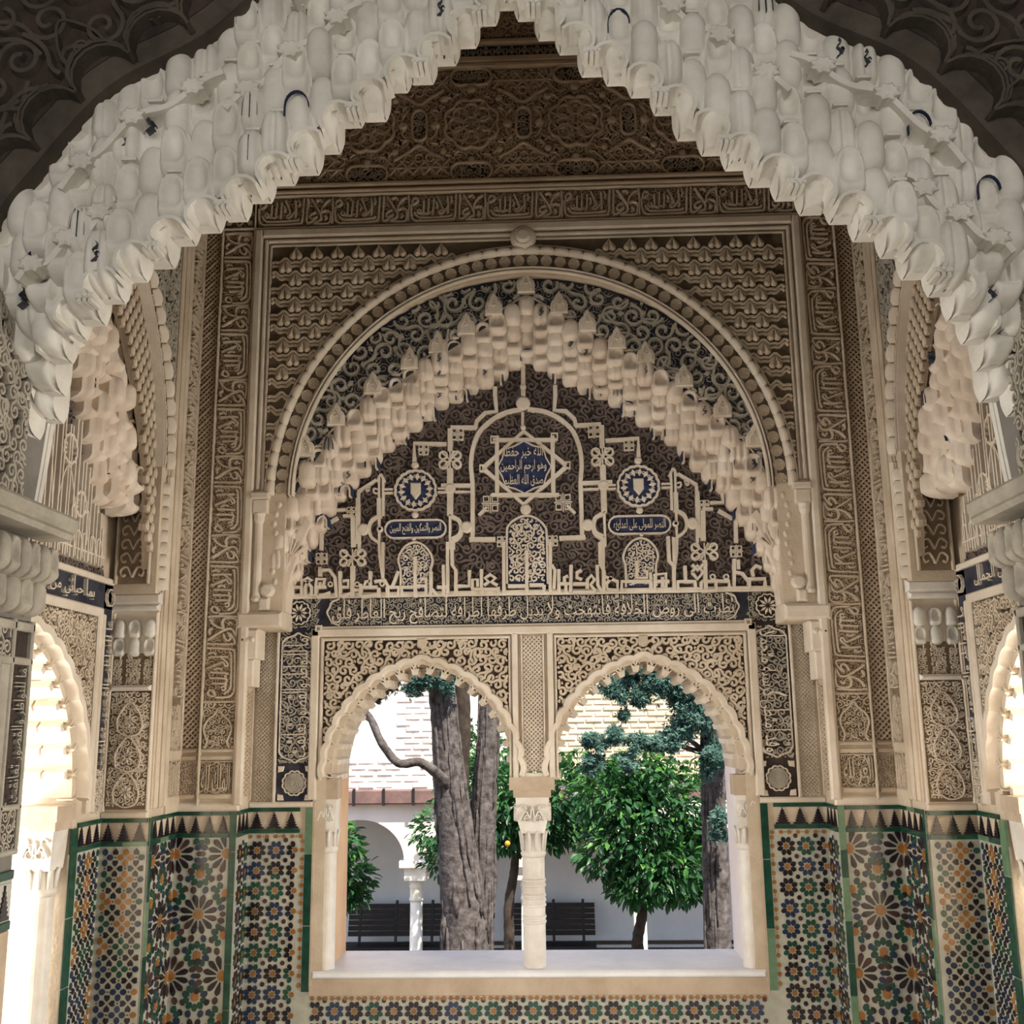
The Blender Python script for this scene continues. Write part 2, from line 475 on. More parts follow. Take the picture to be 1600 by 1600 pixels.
# ------------------------------------------------------------------ courtyard beyond the windows
GZ = -2.5
YF = 12.0          # garden front of the arcade
A = Acc(); box(A, -30, 30, .64, 40, GZ - .2, GZ)
tag(obj('garden_floor', A, 'garden_ground'), kind='structure')
FA = Fr((0, YF, 0), (1, 0, 0), (0, 0, 1), (0, -1, 0))
FB = Fr((0, YF + 2.6, 0), (1, 0, 0), (0, 0, 1), (0, -1, 0))
# arcade: columns at these places, arches between
colx = [FA.pix(648, 1400)[0]]
bay = FA.pix(1003, 1470)[0] - colx[0]
bay = bay / 2.0
CX = [colx[0] + bay * k for k in (-2, -1, 0, 1, 2, 3, 4, 5)]
capz = FA.pix(648, 1345)[1]
A = Acc()
ztop = FA.pix(600, 1256)[1]
ap = FA.pix(573, 1281)[1]
for k in range(len(CX) - 1):
    x0, x1 = CX[k], CX[k + 1]
    m, h = (x0 + x1) / 2, bay / 2 - .17
    ar = gothic(h, ap - capz, 14, m, capz)
    slab(A, FA, [(x0, capz)] + [tuple(p) for p in ar] + [(x1, capz), (x1, ztop), (x0, ztop)], -.4, 0)
arcade = tag(obj('wall_arcade', A, 'render_white'), kind='structure')
A = Acc()
box(A, CX[0], CX[-1], YF, YF + .5, ztop + .2, ztop + 7.0)
facade = tag(obj('wall_facade', A, 'render_white'), kind='structure')
# worn brick courses showing through the render
mb = Acc(); fbox(mb, FA, -.075, .075, -.028, .028, 0, .02, .006); brick_me = None
lib = Fr((0, 0, 0), (1, 0, 0), (0, 1, 0), (0, 0, 1))
mb = Acc(); fbox(mb, lib, -.13, .13, -.032, .032, -.01, .018, .008)
BRK = {}
for nm in ('brick', 'brick_pale'):
    BRK[nm] = mb.mesh('brick'); BRK[nm].materials.append(MAT[nm])
def brick_patch(x0, y0, x1, y1, nm, keep, parent, F=FA, maxn=290):
    a0, b1 = F.pix(x0, y0); a1, b0 = F.pix(x1, y1)
    r = 0; b = b0; n = 0
    while b < b1:
        a = a0 + (r % 2) * .14
        while a < a1 and n < maxn:
            if rng.random() < keep:
                inst('brick', BRK[nm], None, parent, basis=frame_basis(F, a + rng.uniform(-.01, .01), b, rng.uniform(-.008, .006), rng.uniform(-.01, .01), rng.uniform(.8, 1.0), rng.uniform(.85, 1.05)))
                n += 1
            a += .28
        b += .092; r += 1
brick_patch(532, 1190, 700, 1236, 'brick', .85, facade)
brick_patch(632, 1060, 690, 1186, 'brick', .9, facade)
AM = Acc()
a0, b1 = FA.pix(845, 1020); a1, b0 = FA.pix(1200, 1215)
fbox(AM, FA, a0, a1, b0, b1 + 2, 0, .06)
mp = obj('brick_field', AM, 'mortar', facade)
brick_patch(875, 1030, 1160, 1215, 'brick_pale', 1.0, mp, FA.up(.06), 900) if False else None
def brick_rows(x0, y0, x1, y1, nm, parent, F):
    a0, b1 = F.pix(x0, y0); a1, b0 = F.pix(x1, y1)
    r = 0; b = b0; n = 0; big = Acc(); lst = []
    while b < b1:
        a = a0 + (r % 2) * .14
        while a < a1:
            lst.append((a, b)); a += .28
        b += .09; r += 1
    rng.shuffle(lst)
    for k, (a, b) in enumerate(lst):
        if k < 290:
            inst('brick', BRK[nm], None, parent, basis=frame_basis(F, a, b, rng.uniform(-.008, .008), rng.uniform(-.012, .012), rng.uniform(.9, 1.04), rng.uniform(.85, 1.05)))
        else:
            h = rng.uniform(.008, .022)
            fbox(big, F, a - .125, a + .125, b - .034, b + .034, 0, h, .006)
    if big.n: obj('brick_courses', big, nm, parent, kind='stuff')
brick_rows(870, 1020, 1170, 1215, 'brick_pale', mp, FA.up(.06))
# eave beam with iron straps
b = thing('eave_beam', (0, YF - .1, ztop), 'weathered brown timber beam with iron straps running across the arcade front', 'beam')
A = Acc(); fbox(A, FA, CX[1], CX[4] + .3, ztop, ztop + .22, -.1, .16, .02)
obj('beam_timber', A, 'beam', b)
for px in (556, 602, 648, 700):
    A = Acc(); a, _ = FA.pix(px, 1245); fbox(A, FA, a - .02, a + .02, ztop - .02, ztop + .24, .15, .18, .004); obj('strap', A, 'iron', b)
# back wall of the arcade walk, dado
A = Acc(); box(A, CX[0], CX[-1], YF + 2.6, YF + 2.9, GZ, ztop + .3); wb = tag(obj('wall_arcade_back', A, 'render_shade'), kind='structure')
A = Acc(); box(A, CX[0], CX[-1], YF - .0, YF + 2.9, ztop + .05, ztop + .2); tag(obj('ceiling_arcade', A, 'beam'), kind='structure')
dz1 = FB.pix(1000, 1472)[1]; dz0 = FB.pix(1000, 1482)[1]
A = Acc(); fbox(A, FB, CX[0], CX[-1], GZ, dz0, 0, .03); obj('dado', A, 'dado_red', wb)
A = Acc(); fbox(A, FB, CX[0], CX[-1], dz1 - .03, dz1 + .03, 0, .035); obj('dado_line', A, 'tile_black', wb)
A = Acc(); fbox(A, FB, CX[0], CX[-1], dz0 - .04, dz0 + .02, 0, .04); obj('dado_line', A, 'tile_black', wb)
mt = Acc(); fbox(mt, lib, -.10, .10, -.03, .03, 0, .01, .004)
# stone columns of the arcade
def arcade_column(x, lab):
    t = thing('arcade_column', (x, YF + .2, GZ), lab, 'column', 'arcade columns')
    A = Acc(); lathe(A, x, YF + .2, [(.15, GZ), (.15, GZ + .12), (.105, GZ + .2), (.095, capz - .62)], 20); obj('shaft', A, 'marble', t, True)
    A = Acc(); z = capz - .62
    lathe(A, x, YF + .2, [(.10, z), (.115, z + .03), (.10, z + .06), (.10, z + .2), (.115, z + .22), (.10, z + .24), (.11, z + .32)], 20); obj('necking', A, 'marble', t, True)
    A = Acc()
    for (r, z0, z1) in ((.17, z + .32, z + .52), (.24, z + .52, z + .62)):
        box(A, x - r, x + r, YF + .2 - r, YF + .2 + r, z0, z1)
    obj('capital', A, 'marble', t)
arcade_column(CX[2], 'white marble arcade column with square capital beside the garden bench')
arcade_column(CX[4], 'white marble arcade column behind the trunk of the round orange tree')
for k in (1, 3):
    arcade_column(CX[k], 'white marble arcade column hidden among the garden trees')

def bench(px0, px1, pyseat, Y, lab):
    F = Fr((0, Y, 0), (1, 0, 0), (0, 0, 1), (0, -1, 0))
    a0, zs = F.pix(px0, pyseat); a1, _ = F.pix(px1, pyseat)
    zs = GZ + .45
    t = thing('garden_bench', ((a0 + a1) / 2, Y, GZ), lab, 'bench', 'garden benches')
    for k in range(6):
        A = Acc(); z = zs + .14 + k * .085; y = Y + .30 + k * .03
        box(A, a0, a1, y, y + .03, z, z + .078); obj('back_slat', A, 'wood_dark', t)
    for k in range(5):
        A = Acc(); y = Y - .12 + k * .09; box(A, a0, a1, y, y + .07, zs, zs + .035); obj('seat_slat', A, 'wood_dark', t)
    for x in (a0 + .2, (a0 + a1) / 2, a1 - .2):
        A = Acc(); tube(A, [(x, Y - .12, GZ), (x, Y - .1, zs), (x, Y + .28, zs - .01), (x, Y + .48, zs + .7)], .025, 8)
        tube(A, [(x, Y + .3, zs), (x, Y + .42, GZ)], .025, 8); obj('leg', A, 'iron', t)
bench(538, 690, 1480, YF + 1.9, 'dark slatted garden bench under the open arch beside the arcade column')
bench(800, 932, 1480, YF + 1.9, 'dark slatted garden bench behind the central window column')

# ------------------------------------------------------------------ trees
def P3(px, py, Y):
    d = CR * (px - 800) / F_PX - CU * (py - 800) / F_PX + _f
    return CAM + d * (Y - CAM[1]) / d[1]
def leaf_mesh(L, W, m):
    A = Acc()
    v = [(0, 0, 0), (W / 2, L * .35, .18 * W), (W * .36, L * .7, .12 * W), (0, L, -.1 * L), (-W * .36, L * .7, .12 * W), (-W / 2, L * .35, .18 * W), (0, L * .4, 0), (0, L * .72, -.03 * L)]
    A.add(v, [(0, 1, 6), (1, 2, 7, 6), (2, 3, 7), (0, 6, 5), (6, 7, 4, 5), (7, 3, 4)])
    me = A.mesh('leaf'); me.materials.append(MAT[m]); return me, np.array(v), [(0, 1, 6), (1, 2, 7, 6), (2, 3, 7), (0, 6, 5), (6, 7, 4, 5), (7, 3, 4)]
def rot_from(d, roll):
    z = Vector(d).normalized()
    q = z.to_track_quat('Y', 'Z')
    return (q @ Matrix.Rotation(roll, 3, 'Y').to_quaternion()).to_matrix()
def crown(t, blobs, n, L, W, m, seed, single=0, m2=None):
    """leaves spread over the skin of several overlapping rounded masses"""
    r = random.Random(seed)
    me, V, Fc = leaf_mesh(L, W, m)
    acc = Acc(); acc2 = Acc()
    tot = sum(b[1] ** 2 for b in blobs)
    k1 = 0
    for c, rad, flat in blobs:
        k = int(n * rad ** 2 / tot)
        for i in range(k):
            d = Vector((r.gauss(0, 1), r.gauss(0, 1), r.gauss(0, 1))).normalized()
            q = r.uniform(.55, 1.05)
            p = Vector(c) + Vector((d.x * rad, d.y * rad, d.z * rad * flat)) * q
            dr = (d * .8 + Vector((r.uniform(-.6, .6), r.uniform(-.6, .6), r.uniform(-.9, .15)))).normalized()
            R = rot_from(dr, r.uniform(-1, 1)); s = r.uniform(.7, 1.25)
            if k1 < single and d.y < -.2 and q > .85:
                Mx = (R * s).to_4x4(); Mx.translation = p
                inst('leaf', me, None, t, basis=Mx); k1 += 1
            else:
                a = acc2 if (m2 and r.random() < .3 and d.z > 0) else acc  # lighter leaves on top: sunshine put into the leaf colour
                a.add((V * s) @ np.array(R).T + np.array(p), Fc)
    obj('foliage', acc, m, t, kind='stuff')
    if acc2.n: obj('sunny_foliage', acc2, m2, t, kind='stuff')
def trunk(t, pts, rad, m='bark', name='trunk', n=12, jit=.08, sub=8, seed=1):
    A = Acc(); r = random.Random(seed)
    p = np.asarray(pts, float); k = len(p)
    s = np.linspace(0, k - 1, (k - 1) * sub + 1)
    q = np.stack([smooth(np.stack([np.arange(k), p[:, i]], 1), sub)[:, 1] for i in range(3)], 1)
    rr = np.interp(np.linspace(0, 1, len(q)), np.linspace(0, 1, k), rad)
    tube(A, q, rr, n, True, jit, r)
    return obj(name, A, m, t, True)
def fissures(t, pts, rad, seed, nn=16):
    """ridges of stringy bark along a trunk"""
    r = random.Random(seed); A = Acc()
    p = np.asarray(pts, float); k = len(p)
    q = np.stack([smooth(np.stack([np.arange(k), p[:, i]], 1), 10)[:, 1] for i in range(3)], 1)
    rr = np.interp(np.linspace(0, 1, len(q)), np.linspace(0, 1, k), rad)
    m = len(q)
    for j in range(nn):
        a = math.pi + r.uniform(0, math.pi); i0 = r.randrange(0, m - 8); i1 = min(m, i0 + r.randrange(6, 22))
        tw = r.uniform(-.5, .5)
        L = [q[i] + rr[i] * 1.0 * np.array([math.cos(a + tw * (i - i0) / m), math.sin(a + tw * (i - i0) / m), 0]) for i in range(i0, i1)]
        tube(A, L, rr[i0:i1] * np.interp(np.linspace(0, 1, i1 - i0), [0, .5, 1], [.05, .17, .04]), 5, True, .3, r)
    obj('bark_ridges', A, 'bark', t, True)

# old cypress with two stems left of the window column
Yc = 6.0
t = thing('cypress_tree', tuple(P3(735, 1508, Yc) * [1, 1, 0] + [0, 0, GZ]), 'old cypress with two thick furrowed stems and one bare crooked branch', 'tree')
main = [P3(730, 1700, Yc) * [1, 1, 0] + [0, 0, GZ], P3(728, 1508, Yc), P3(722, 1400, Yc), P3(706, 1260, Yc), P3(694, 1120, Yc), P3(688, 1040, Yc), P3(684, 960, Yc)]
trunk(t, main, [.26, .235, .21, .165, .14, .13, .12], seed=3)
fissures(t, main, [.26, .235, .21, .165, .14, .13, .12], 5, 34)
sec = [P3(742, 1508, Yc + .3) * [1, 1, 0] + [0, 0, GZ], P3(748, 1508, Yc + .25), P3(752, 1380, Yc + .25), P3(757, 1250, Yc + .25), P3(764, 1120, Yc + .25), P3(762, 1040, Yc + .25), P3(758, 960, Yc + .2)]
trunk(t, sec, [.16, .15, .14, .13, .11, .10, .09], name='stem', seed=8)
fissures(t, sec, [.16, .15, .14, .13, .11, .10, .09], 9, 18)
mid = [P3(722, 1330, Yc + .1), P3(722, 1220, Yc + .15), P3(722, 1120, Yc + .15), P3(718, 1000, Yc + .15)]
trunk(t, mid, [.05, .07, .09, .09], m='bark_dark', name='stem', seed=11)
brn = [P3(700, 1228, Yc - .1), P3(680, 1207, Yc - .25), P3(655, 1191, Yc - .35), P3(622, 1192, Yc - .4), P3(596, 1160, Yc - .45), P3(580, 1125, Yc - .45), P3(556, 1096, Yc - .5), P3(535, 1066, Yc - .5)]
trunk(t, brn, [.07, .05, .045, .042, .04, .036, .03, .025], name='branch', n=8, seed=4)
trunk(t, [P3(582, 1128, Yc - .45), P3(560, 1114, Yc - .47), P3(540, 1104, Yc - .5)], [.025, .02, .016], name='branch', n=6, seed=5)
def sprays(t, blobs, n, m, seed, L=.16, name='foliage'):
    """drooping tufts of scale foliage"""
    r = random.Random(seed); A = Acc()
    sub = []
    for c, rad, flat in blobs:
        for k in range(9):
            d = Vector((r.gauss(0, 1), r.gauss(0, 1), r.gauss(0, 1))).normalized() * r.uniform(.3, 1.0) * rad
            sub.append((np.array(c) + np.array([d.x, d.y, d.z * flat - .12 * rad]), rad * r.uniform(.25, .48), r.uniform(.7, 1.5)))
    blobs = sub
    tot = sum(b[1] ** 2 for b in blobs)
    for c, rad, flat in blobs:
        for i in range(int(n * rad ** 2 / tot)):
            d = Vector((r.gauss(0, .5), r.gauss(0, .5), r.gauss(0, .5)))
            p = np.array(c) + np.array([d.x * rad, d.y * rad, d.z * rad * flat])
            o = (Vector((d.x, d.y, d.z)).normalized() * .35 + Vector((r.uniform(-1, 1), r.uniform(-1, 1), r.uniform(-.9, .5)))).normalized()
            s = L * r.uniform(.5, 1.1)
            for q in range(4):
                e = (o + Vector((r.uniform(-.8, .8), r.uniform(-.8, .8), r.uniform(-.7, .7)))).normalized()
                f = e.orthogonal().normalized() * s * .13
                b = p + np.array(e) * s
                m1 = p + np.array(e) * s * .5
                A.add([p, m1 + np.array(f), b, m1 - np.array(f)], [(0, 1, 2, 3)])
    obj(name, A, m, t, kind='stuff')
sprays(t, [(P3(655, 1058, Yc - .3), .16, .7), (P3(685, 1048, Yc - .3), .20, .7), (P3(700, 1075, Yc - .25), .10, .8), (P3(645, 1075, Yc - .3), .10, .8)], 2600, 'leaf_cypress', 21, .05)
sprays(t, [(P3(607, 1062, Yc - .3), .13, .8), (P3(590, 1078, Yc - .3), .12, .6), (P3(580, 1070, Yc - .3), .07, .7)], 2000, 'leaf_cypress_dark', 22, .06, 'dry_foliage')

# cypress at the right-hand jamb
Yr = 5.0
t = thing('cypress_tree', tuple(P3(1122, 1508, Yr) * [1, 1, 0] + [0, 0, GZ]), 'straight blue-grey cypress trunk with drooping blue-green sprays beside the round orange tree', 'tree')
rt = [P3(1124, 1508, Yr) * [1, 1, 0] + [0, 0, GZ], P3(1122, 1508, Yr), P3(1118, 1350, Yr), P3(1114, 1220, Yr), P3(1112, 1100, Yr), P3(1110, 960, Yr)]
trunk(t, rt, [.14, .125, .12, .11, .10, .08], seed=13)
fissures(t, rt, [.14, .125, .12, .11, .10, .08], 14, 20)
br = [(1108, 1180, 1065, 1150, 1030, 1160), (1110, 1120, 1060, 1080, 1000, 1060), (1110, 1180, 1020, 1155, 940, 1160), (1112, 1100, 1090, 1060, 1060, 1030)]
for k, (a, b, c, d, e, f) in enumerate(br):
    trunk(t, [P3(a, b, Yr), P3(c, d, Yr - .2), P3(e, f, Yr - .35)], [.03, .02, .01], name='branch', n=6, seed=30 + k)
sprays(t, [(P3(1000, 1050, Yr - .3), .17, .8), (P3(965, 1070, Yr - .3), .13, 1.0), (P3(1040, 1060, Yr - .3), .2, .9), (P3(1085, 1100, Yr - .3), .22, 1.2),
           (P3(1065, 1130, Yr - .3), .20, .9), (P3(1000, 1085, Yr - .3), .10, .9), (P3(975, 1115, Yr - .3), .05, .8), (P3(1120, 1180, Yr - .3), .16, 1.3)], 15000, 'leaf_cypress', 23, .052)
sprays(t, [(P3(930, 1158, Yr - .35), .10, .9), (P3(965, 1145, Yr - .35), .10, .7), (P3(995, 1160, Yr - .35), .10, .8), (P3(1020, 1160, Yr - .35), .09, .7), (P3(925, 1190, Yr - .35), .09, .8), (P3(985, 1190, Yr - .35), .08, 1.0), (P3(1128, 1290, Yr - .3), .10, 1.6), (P3(1100, 1075, Yr - .4), .12, 1.2)], 5500, 'leaf_cypress', 24, .05)

def orange_tree(loc_px, Y, blobs, n, lab, tr, seed, single=0, fruit=()):
    base = P3(loc_px[0], loc_px[1], Y) * [1, 1, 0] + [0, 0, GZ]
    t = thing('orange_tree', tuple(base), lab, 'tree', 'orange trees in the courtyard')
    trunk(t, [base] + [P3(x, y, Y) for x, y in tr], [.075] + list(np.linspace(.07, .05, len(tr))), m='bark_dark', seed=seed)
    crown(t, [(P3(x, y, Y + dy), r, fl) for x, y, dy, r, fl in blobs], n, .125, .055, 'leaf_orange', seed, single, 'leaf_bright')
    for x, y in fruit:
        A = Acc(); p = P3(x, y, Y - .6)
        lathe(A, p[0], p[1], [(.004, p[2] - .035), (.025, p[2] - .025), (.036, p[2]), (.025, p[2] + .026), (.004, p[2] + .035)], 10); obj('orange', A, 'fruit_orange', t, True)
    return t
orange_tree((998, 1510), 7.5, [(1010, 1290, 0, .62, .85), (1050, 1250, .1, .55, .8), (960, 1240, .1, .5, .8), (1030, 1350, -.2, .50, .7), (1000, 1210, .1, .42, .7), (955, 1330, -.1, .38, .9), (1070, 1340, 0, .36, 1.0), (995, 1390, -.25, .30, .5), (1060, 1390, -.2, .26, .5)], 5200,
            'round dense orange tree on a bent slim trunk, clear of the old cypress', [(998, 1508), (996, 1470), (1003, 1430), (1006, 1380)], 41, 290)
orange_tree((797, 1510), 9.0, [(850, 1240, 0, .55, .9), (800, 1260, 0, .5, .9), (890, 1230, .2, .5, .8), (770, 1230, .3, .45, 1.0), (840, 1300, 0, .42, .6), (800, 1310, .1, .35, .5), (880, 1290, 0, .35, .6)], 3600,
            'dark green orange tree with one fruit behind the marble window column', [(797, 1508), (795, 1420), (802, 1370), (808, 1320)], 42, 60, [(793, 1318)])
orange_tree((490, 1510), 7.0, [(500, 1330, 0, .42, 1.0), (545, 1370, 0, .30, .8), (530, 1320, 0, .20, .8), (550, 1400, -.1, .16, .5), (510, 1390, 0, .3, .6)], 1500,
            'light green citrus branch of a tree half hidden by the window jamb', [(490, 1508), (492, 1430), (498, 1370)], 43, 80)
orange_tree((690, 1510), 10.5, [(690, 1300, 0, .42, .9), (700, 1340, 0, .36, .8), (740, 1230, .2, .6, 1.1), (745, 1310, .2, .4, 1.0), (755, 1180, .2, .5, 1.0)], 2200,
            'sunlit orange tree growing behind the twin cypress stems', [(712, 1508), (712, 1420), (706, 1360)], 44, 60)
# ------------------------------------------------------------------ windows: sill, columns, reveals
A = Acc()
for s in (-1, 1): pass
t = tag(obj('window_sill', Acc(), 'sill_marble'), 'long white marble sill slab carrying the twin window columns', 'sill')
A = Acc()
fbox(A, BI, -1.045, 1.045, SILL - .032, SILL, -.45, .014, .008)
t.data = A.mesh('window_sill'); t.data.materials.append(MAT['sill_marble'])

def capital(t, x, y, z0, z1, r0, r1, m):
    """necking with leaves under a square bell"""
    h = z1 - z0
    A = Acc(); lathe(A, x, y, [(r0, z0), (r0 * 1.12, z0 + .012), (r0 * 1.15, z0 + .02), (r0, z0 + .03), (r0 * 1.0, z0 + h * .42)], 24); obj('necking', A, m, t, True)
    A = Acc()
    for k in range(10):
        a = k * math.pi / 5
        tube(A, [(x + r0 * .98 * math.cos(a), y + r0 * .98 * math.sin(a), z0 + .03), (x + r0 * 1.1 * math.cos(a), y + r0 * 1.1 * math.sin(a), z0 + h * .35), (x + r0 * 1.25 * math.cos(a), y + r0 * 1.25 * math.sin(a), z0 + h * .43)], [.008, .009, .006], 6)
    obj('leaf_ring', A, m, t, True)
    zb = z0 + h * .40
    A = Acc()
    pr = [(r0 * 1.05, zb), (r1 * .92, zb + h * .25), (r1 * 1.0, zb + h * .6)]
    rings = []
    for r, z in pr: rings += [(x - r, y - r, z), (x + r, y - r, z), (x + r, y + r, z), (x - r, y + r, z)]
    A.add(rings, [(4 * k + i, 4 * k + (i + 1) % 4, 4 * k + 4 + (i + 1) % 4, 4 * k + 4 + i) for k in range(2) for i in range(4)] + [(8, 9, 10, 11), (3, 2, 1, 0)])
    obj('bell', A, m, t)
    A = Acc()
    for F in (Fr((x, y - r1 * .97, 0), (1, 0, 0), (0, 0, 1), (0, -1, 0)),) if r1 < .07 else (Fr((x, y - r1 * .97, 0), (1, 0, 0), (0, 0, 1), (0, -1, 0)), Fr((x - r1 * .97, y, 0), (0, 1, 0), (0, 0, 1), (-1, 0, 0)), Fr((x + r1 * .97, y, 0), (0, 1, 0), (0, 0, 1), (1, 0, 0))):
        zc = zb + h * .33
        ribbon(A, F, smooth([(-r1 * .75, zc - .03), (-r1 * .4, zc + .012), (-r1 * .15, zc - .015), (0, zc + .03), (r1 * .15, zc - .015), (r1 * .4, zc + .012), (r1 * .75, zc - .03)], 5), .012, .012, -.004)
        ribbon(A, F, smooth([(-r1 * .8, zc + .03), (-r1 * .5, zc + .04), (-r1 * .35, zc + .02)], 4), .010, .012, -.004)
        ribbon(A, F, smooth([(r1 * .8, zc + .03), (r1 * .5, zc + .04), (r1 * .35, zc + .02)], 4), .010, .012, -.004)
        for q in (-.3, .3): ribbon(A, F, arc(q * r1, zc - .02, .016, 0, 330, 9), .007, .010, -.004)
    obj('carved_leaves', A, m, t)
def column(name, x, y, z0, zc, z1, r, rb, m, lab, rings=True, ab=None):
    t = thing(name, (x, y, z0), lab, 'column')
    pr = [(r * 1.02, z0), (r, z0 + .02), (r, zc)]
    if rings:
        pr = [(r * 1.02, z0), (r, z0 + .02)]
        zz = zc - .30
        pr += [(r, zz)]
        for k, dz in enumerate((.0, .022, .075, .097, .119, .165, .187)):
            pr += [(r, zz + dz), (r * 1.09, zz + dz + .005), (r * 1.09, zz + dz + .013), (r, zz + dz + .018)]
        pr += [(r, zc)]
    A = Acc(); lathe(A, x, y, pr, 28); obj('shaft', A, m, t, False)
    capital(t, x, y, zc, z1, r, rb, m)
    A = Acc(); r2 = ab or rb * 1.35
    for (q, za, zb) in ((rb * 1.12, z1 - .0, z1 + .035), (r2, z1 + .035, z1 + .095)):
        box(A, x - q, x + q, y - q, y + q, za, zb)
    obj('abacus', A, 'stone_buff' if m == 'marble' else m, t)
    return t
yc = .19 + .085
column('window_column', -.012, yc, SILL, .99, 1.27, .053, .08, 'marble', 'white marble column with ringed neck and carved capital between the twin windows', True, .108)
def side_colonette(s):
    column('window_colonette', s * 1.0, .19 + .06, SILL, 1.02, 1.27, .046, .050, 'marble',
           'slender marble colonette at the %s jamb of the twin window' % ('ochre' if s < 0 else 'pale pink'), False, .056)
side_colonette(-1); side_colonette(1)
# lined window reveals; left one's orange sun glow put into its colour
for s, m in ((-1, 'reveal_sun_tint'), (1, 'reveal_white')):
    A = Acc(); x0, x1 = sorted((s * .975, s * 1.0)); box(A, x0, x1, .32, .638, SILL, W_SP + .1)
    obj('reveal_lining', A, m, wall_back)

def lobed_arch(F, cx, a, rise, z0, lobes, amp, w_out, parent, m, nm='arch_moulding', hh=.03):
    """scalloped moulding of an arch with lobed soffit edge"""
    base = resample(gothic(a, rise, 40, cx, z0), lobes * 8 + 1)
    t = np.gradient(base, axis=0); L = np.hypot(*t.T)
    n = np.stack([-t[:, 1] / L, t[:, 0] / L], 1)
    ph = np.abs(np.sin(np.linspace(0, math.pi * lobes, len(base))))
    A = Acc()
    c = base + n * (w_out * .62 + ph * amp)[:, None]
    ribbon(A, F, c, w_out * .95, hh, -.02, top=.45)
    obj(nm, A, m, parent)
    # muqarnas-like lobes on the inner edge
    B = Acc(); C = Acc()
    for k in range(lobes):
        i = k * 8 + 4
        p = base[i]; ang = math.degrees(math.atan2(n[i, 1], n[i, 0]))
        r = np.hypot(*(base[min(i + 4, len(base) - 1)] - base[max(i - 4, 0)])) / 2
        q = arc(p[0] - n[i, 0] * r * .15, p[1] - n[i, 1] * r * .15, r * .95, ang - 95, ang + 95, 9)
        ribbon(B, F, q, .010, .010, -.06)
        q2 = arc(p[0] - n[i, 0] * r * .1, p[1] - n[i, 1] * r * .1, r * .55, ang - 90, ang + 90, 7)
        ribbon(B, F, q2, .010, -.004, -.06)
        e = base[max(i - 4, 0)]
        # comb of little teeth running back through the wall
        for q in range(3):
            d = -.02 - q * .10
            x = np.array([e[0] - n[i, 0] * .004, e[1] - n[i, 1] * .004])
            w = n[i] * .03; tt = t[i] / L[i] * .02
            P = [x - tt, x + tt, x + tt * .6 - w, x - tt * .6 - w]
            V = np.concatenate([F.P([u[0] for u in P], [u[1] for u in P], d), F.P([u[0] for u in P], [u[1] for u in P], d - .09)])
            C.add(V, [(0, 1, 2, 3), (4, 7, 6, 5), (0, 4, 5, 1), (1, 5, 6, 2), (2, 6, 7, 3), (3, 7, 4, 0)])
    obj('lobes', B, m, parent); obj('soffit_teeth', C, m, parent)
for s in (-1, 1):
    lobed_arch(BI, s * WX, W_A + .012, W_RI + .012, W_SP - .02, 19, .012, .05, wall_back, 'plaster_pale')
for FI, w in ((LI, wall_left), (RI, wall_right)):
    sg = 1 if FI is LI else -1
    lobed_arch(FI, sg * SC, .505, .625, 1.33, 17, .012, .075, w, 'plaster_pale', hh=.05)
# columns of the side windows
for s in (-1, 1):
    column('side_window_column', s * 1.935, SC + .445, .43, .97, 1.22, .055, .068, 'marble',
           'worn marble colonette of the %s' % ('side window facing pale louvres' if s < 0 else 'side window flooded with warm light'), False, .085)
    A = Acc(); x0, x1 = sorted((s * 1.845, s * 2.25)); box(A, x0, x1, SC - .64, SC + .60, .36, .43)
    tag(obj('side_window_sill', A, 'sill_marble'), 'marble sill of the %s' % ('side window facing pale louvres' if s < 0 else 'side window flooded with warm light'), 'sill')
# pale stepped louvres seen through the left side window
t = thing('louvre_screen', (-3.4, 2.0, -2.5), 'pale horizontal louvre screen outside the side window beside the sun-tinted reveal', 'louvre')
for k in range(46):
    z = -1.6 + k * .085; d = rng.uniform(0, .03)
    A = Acc(); h = rng.uniform(.03, .055)
    box(A, -3.5, -3.3 + d, -.2, 4.2, z, z + h); obj('slat', A, 'slat_white', t)
A = Acc(); box(A, -3.6, -3.5, -.2, 4.2, -2.5, 2.5); obj('backing', A, 'slat_white', t)
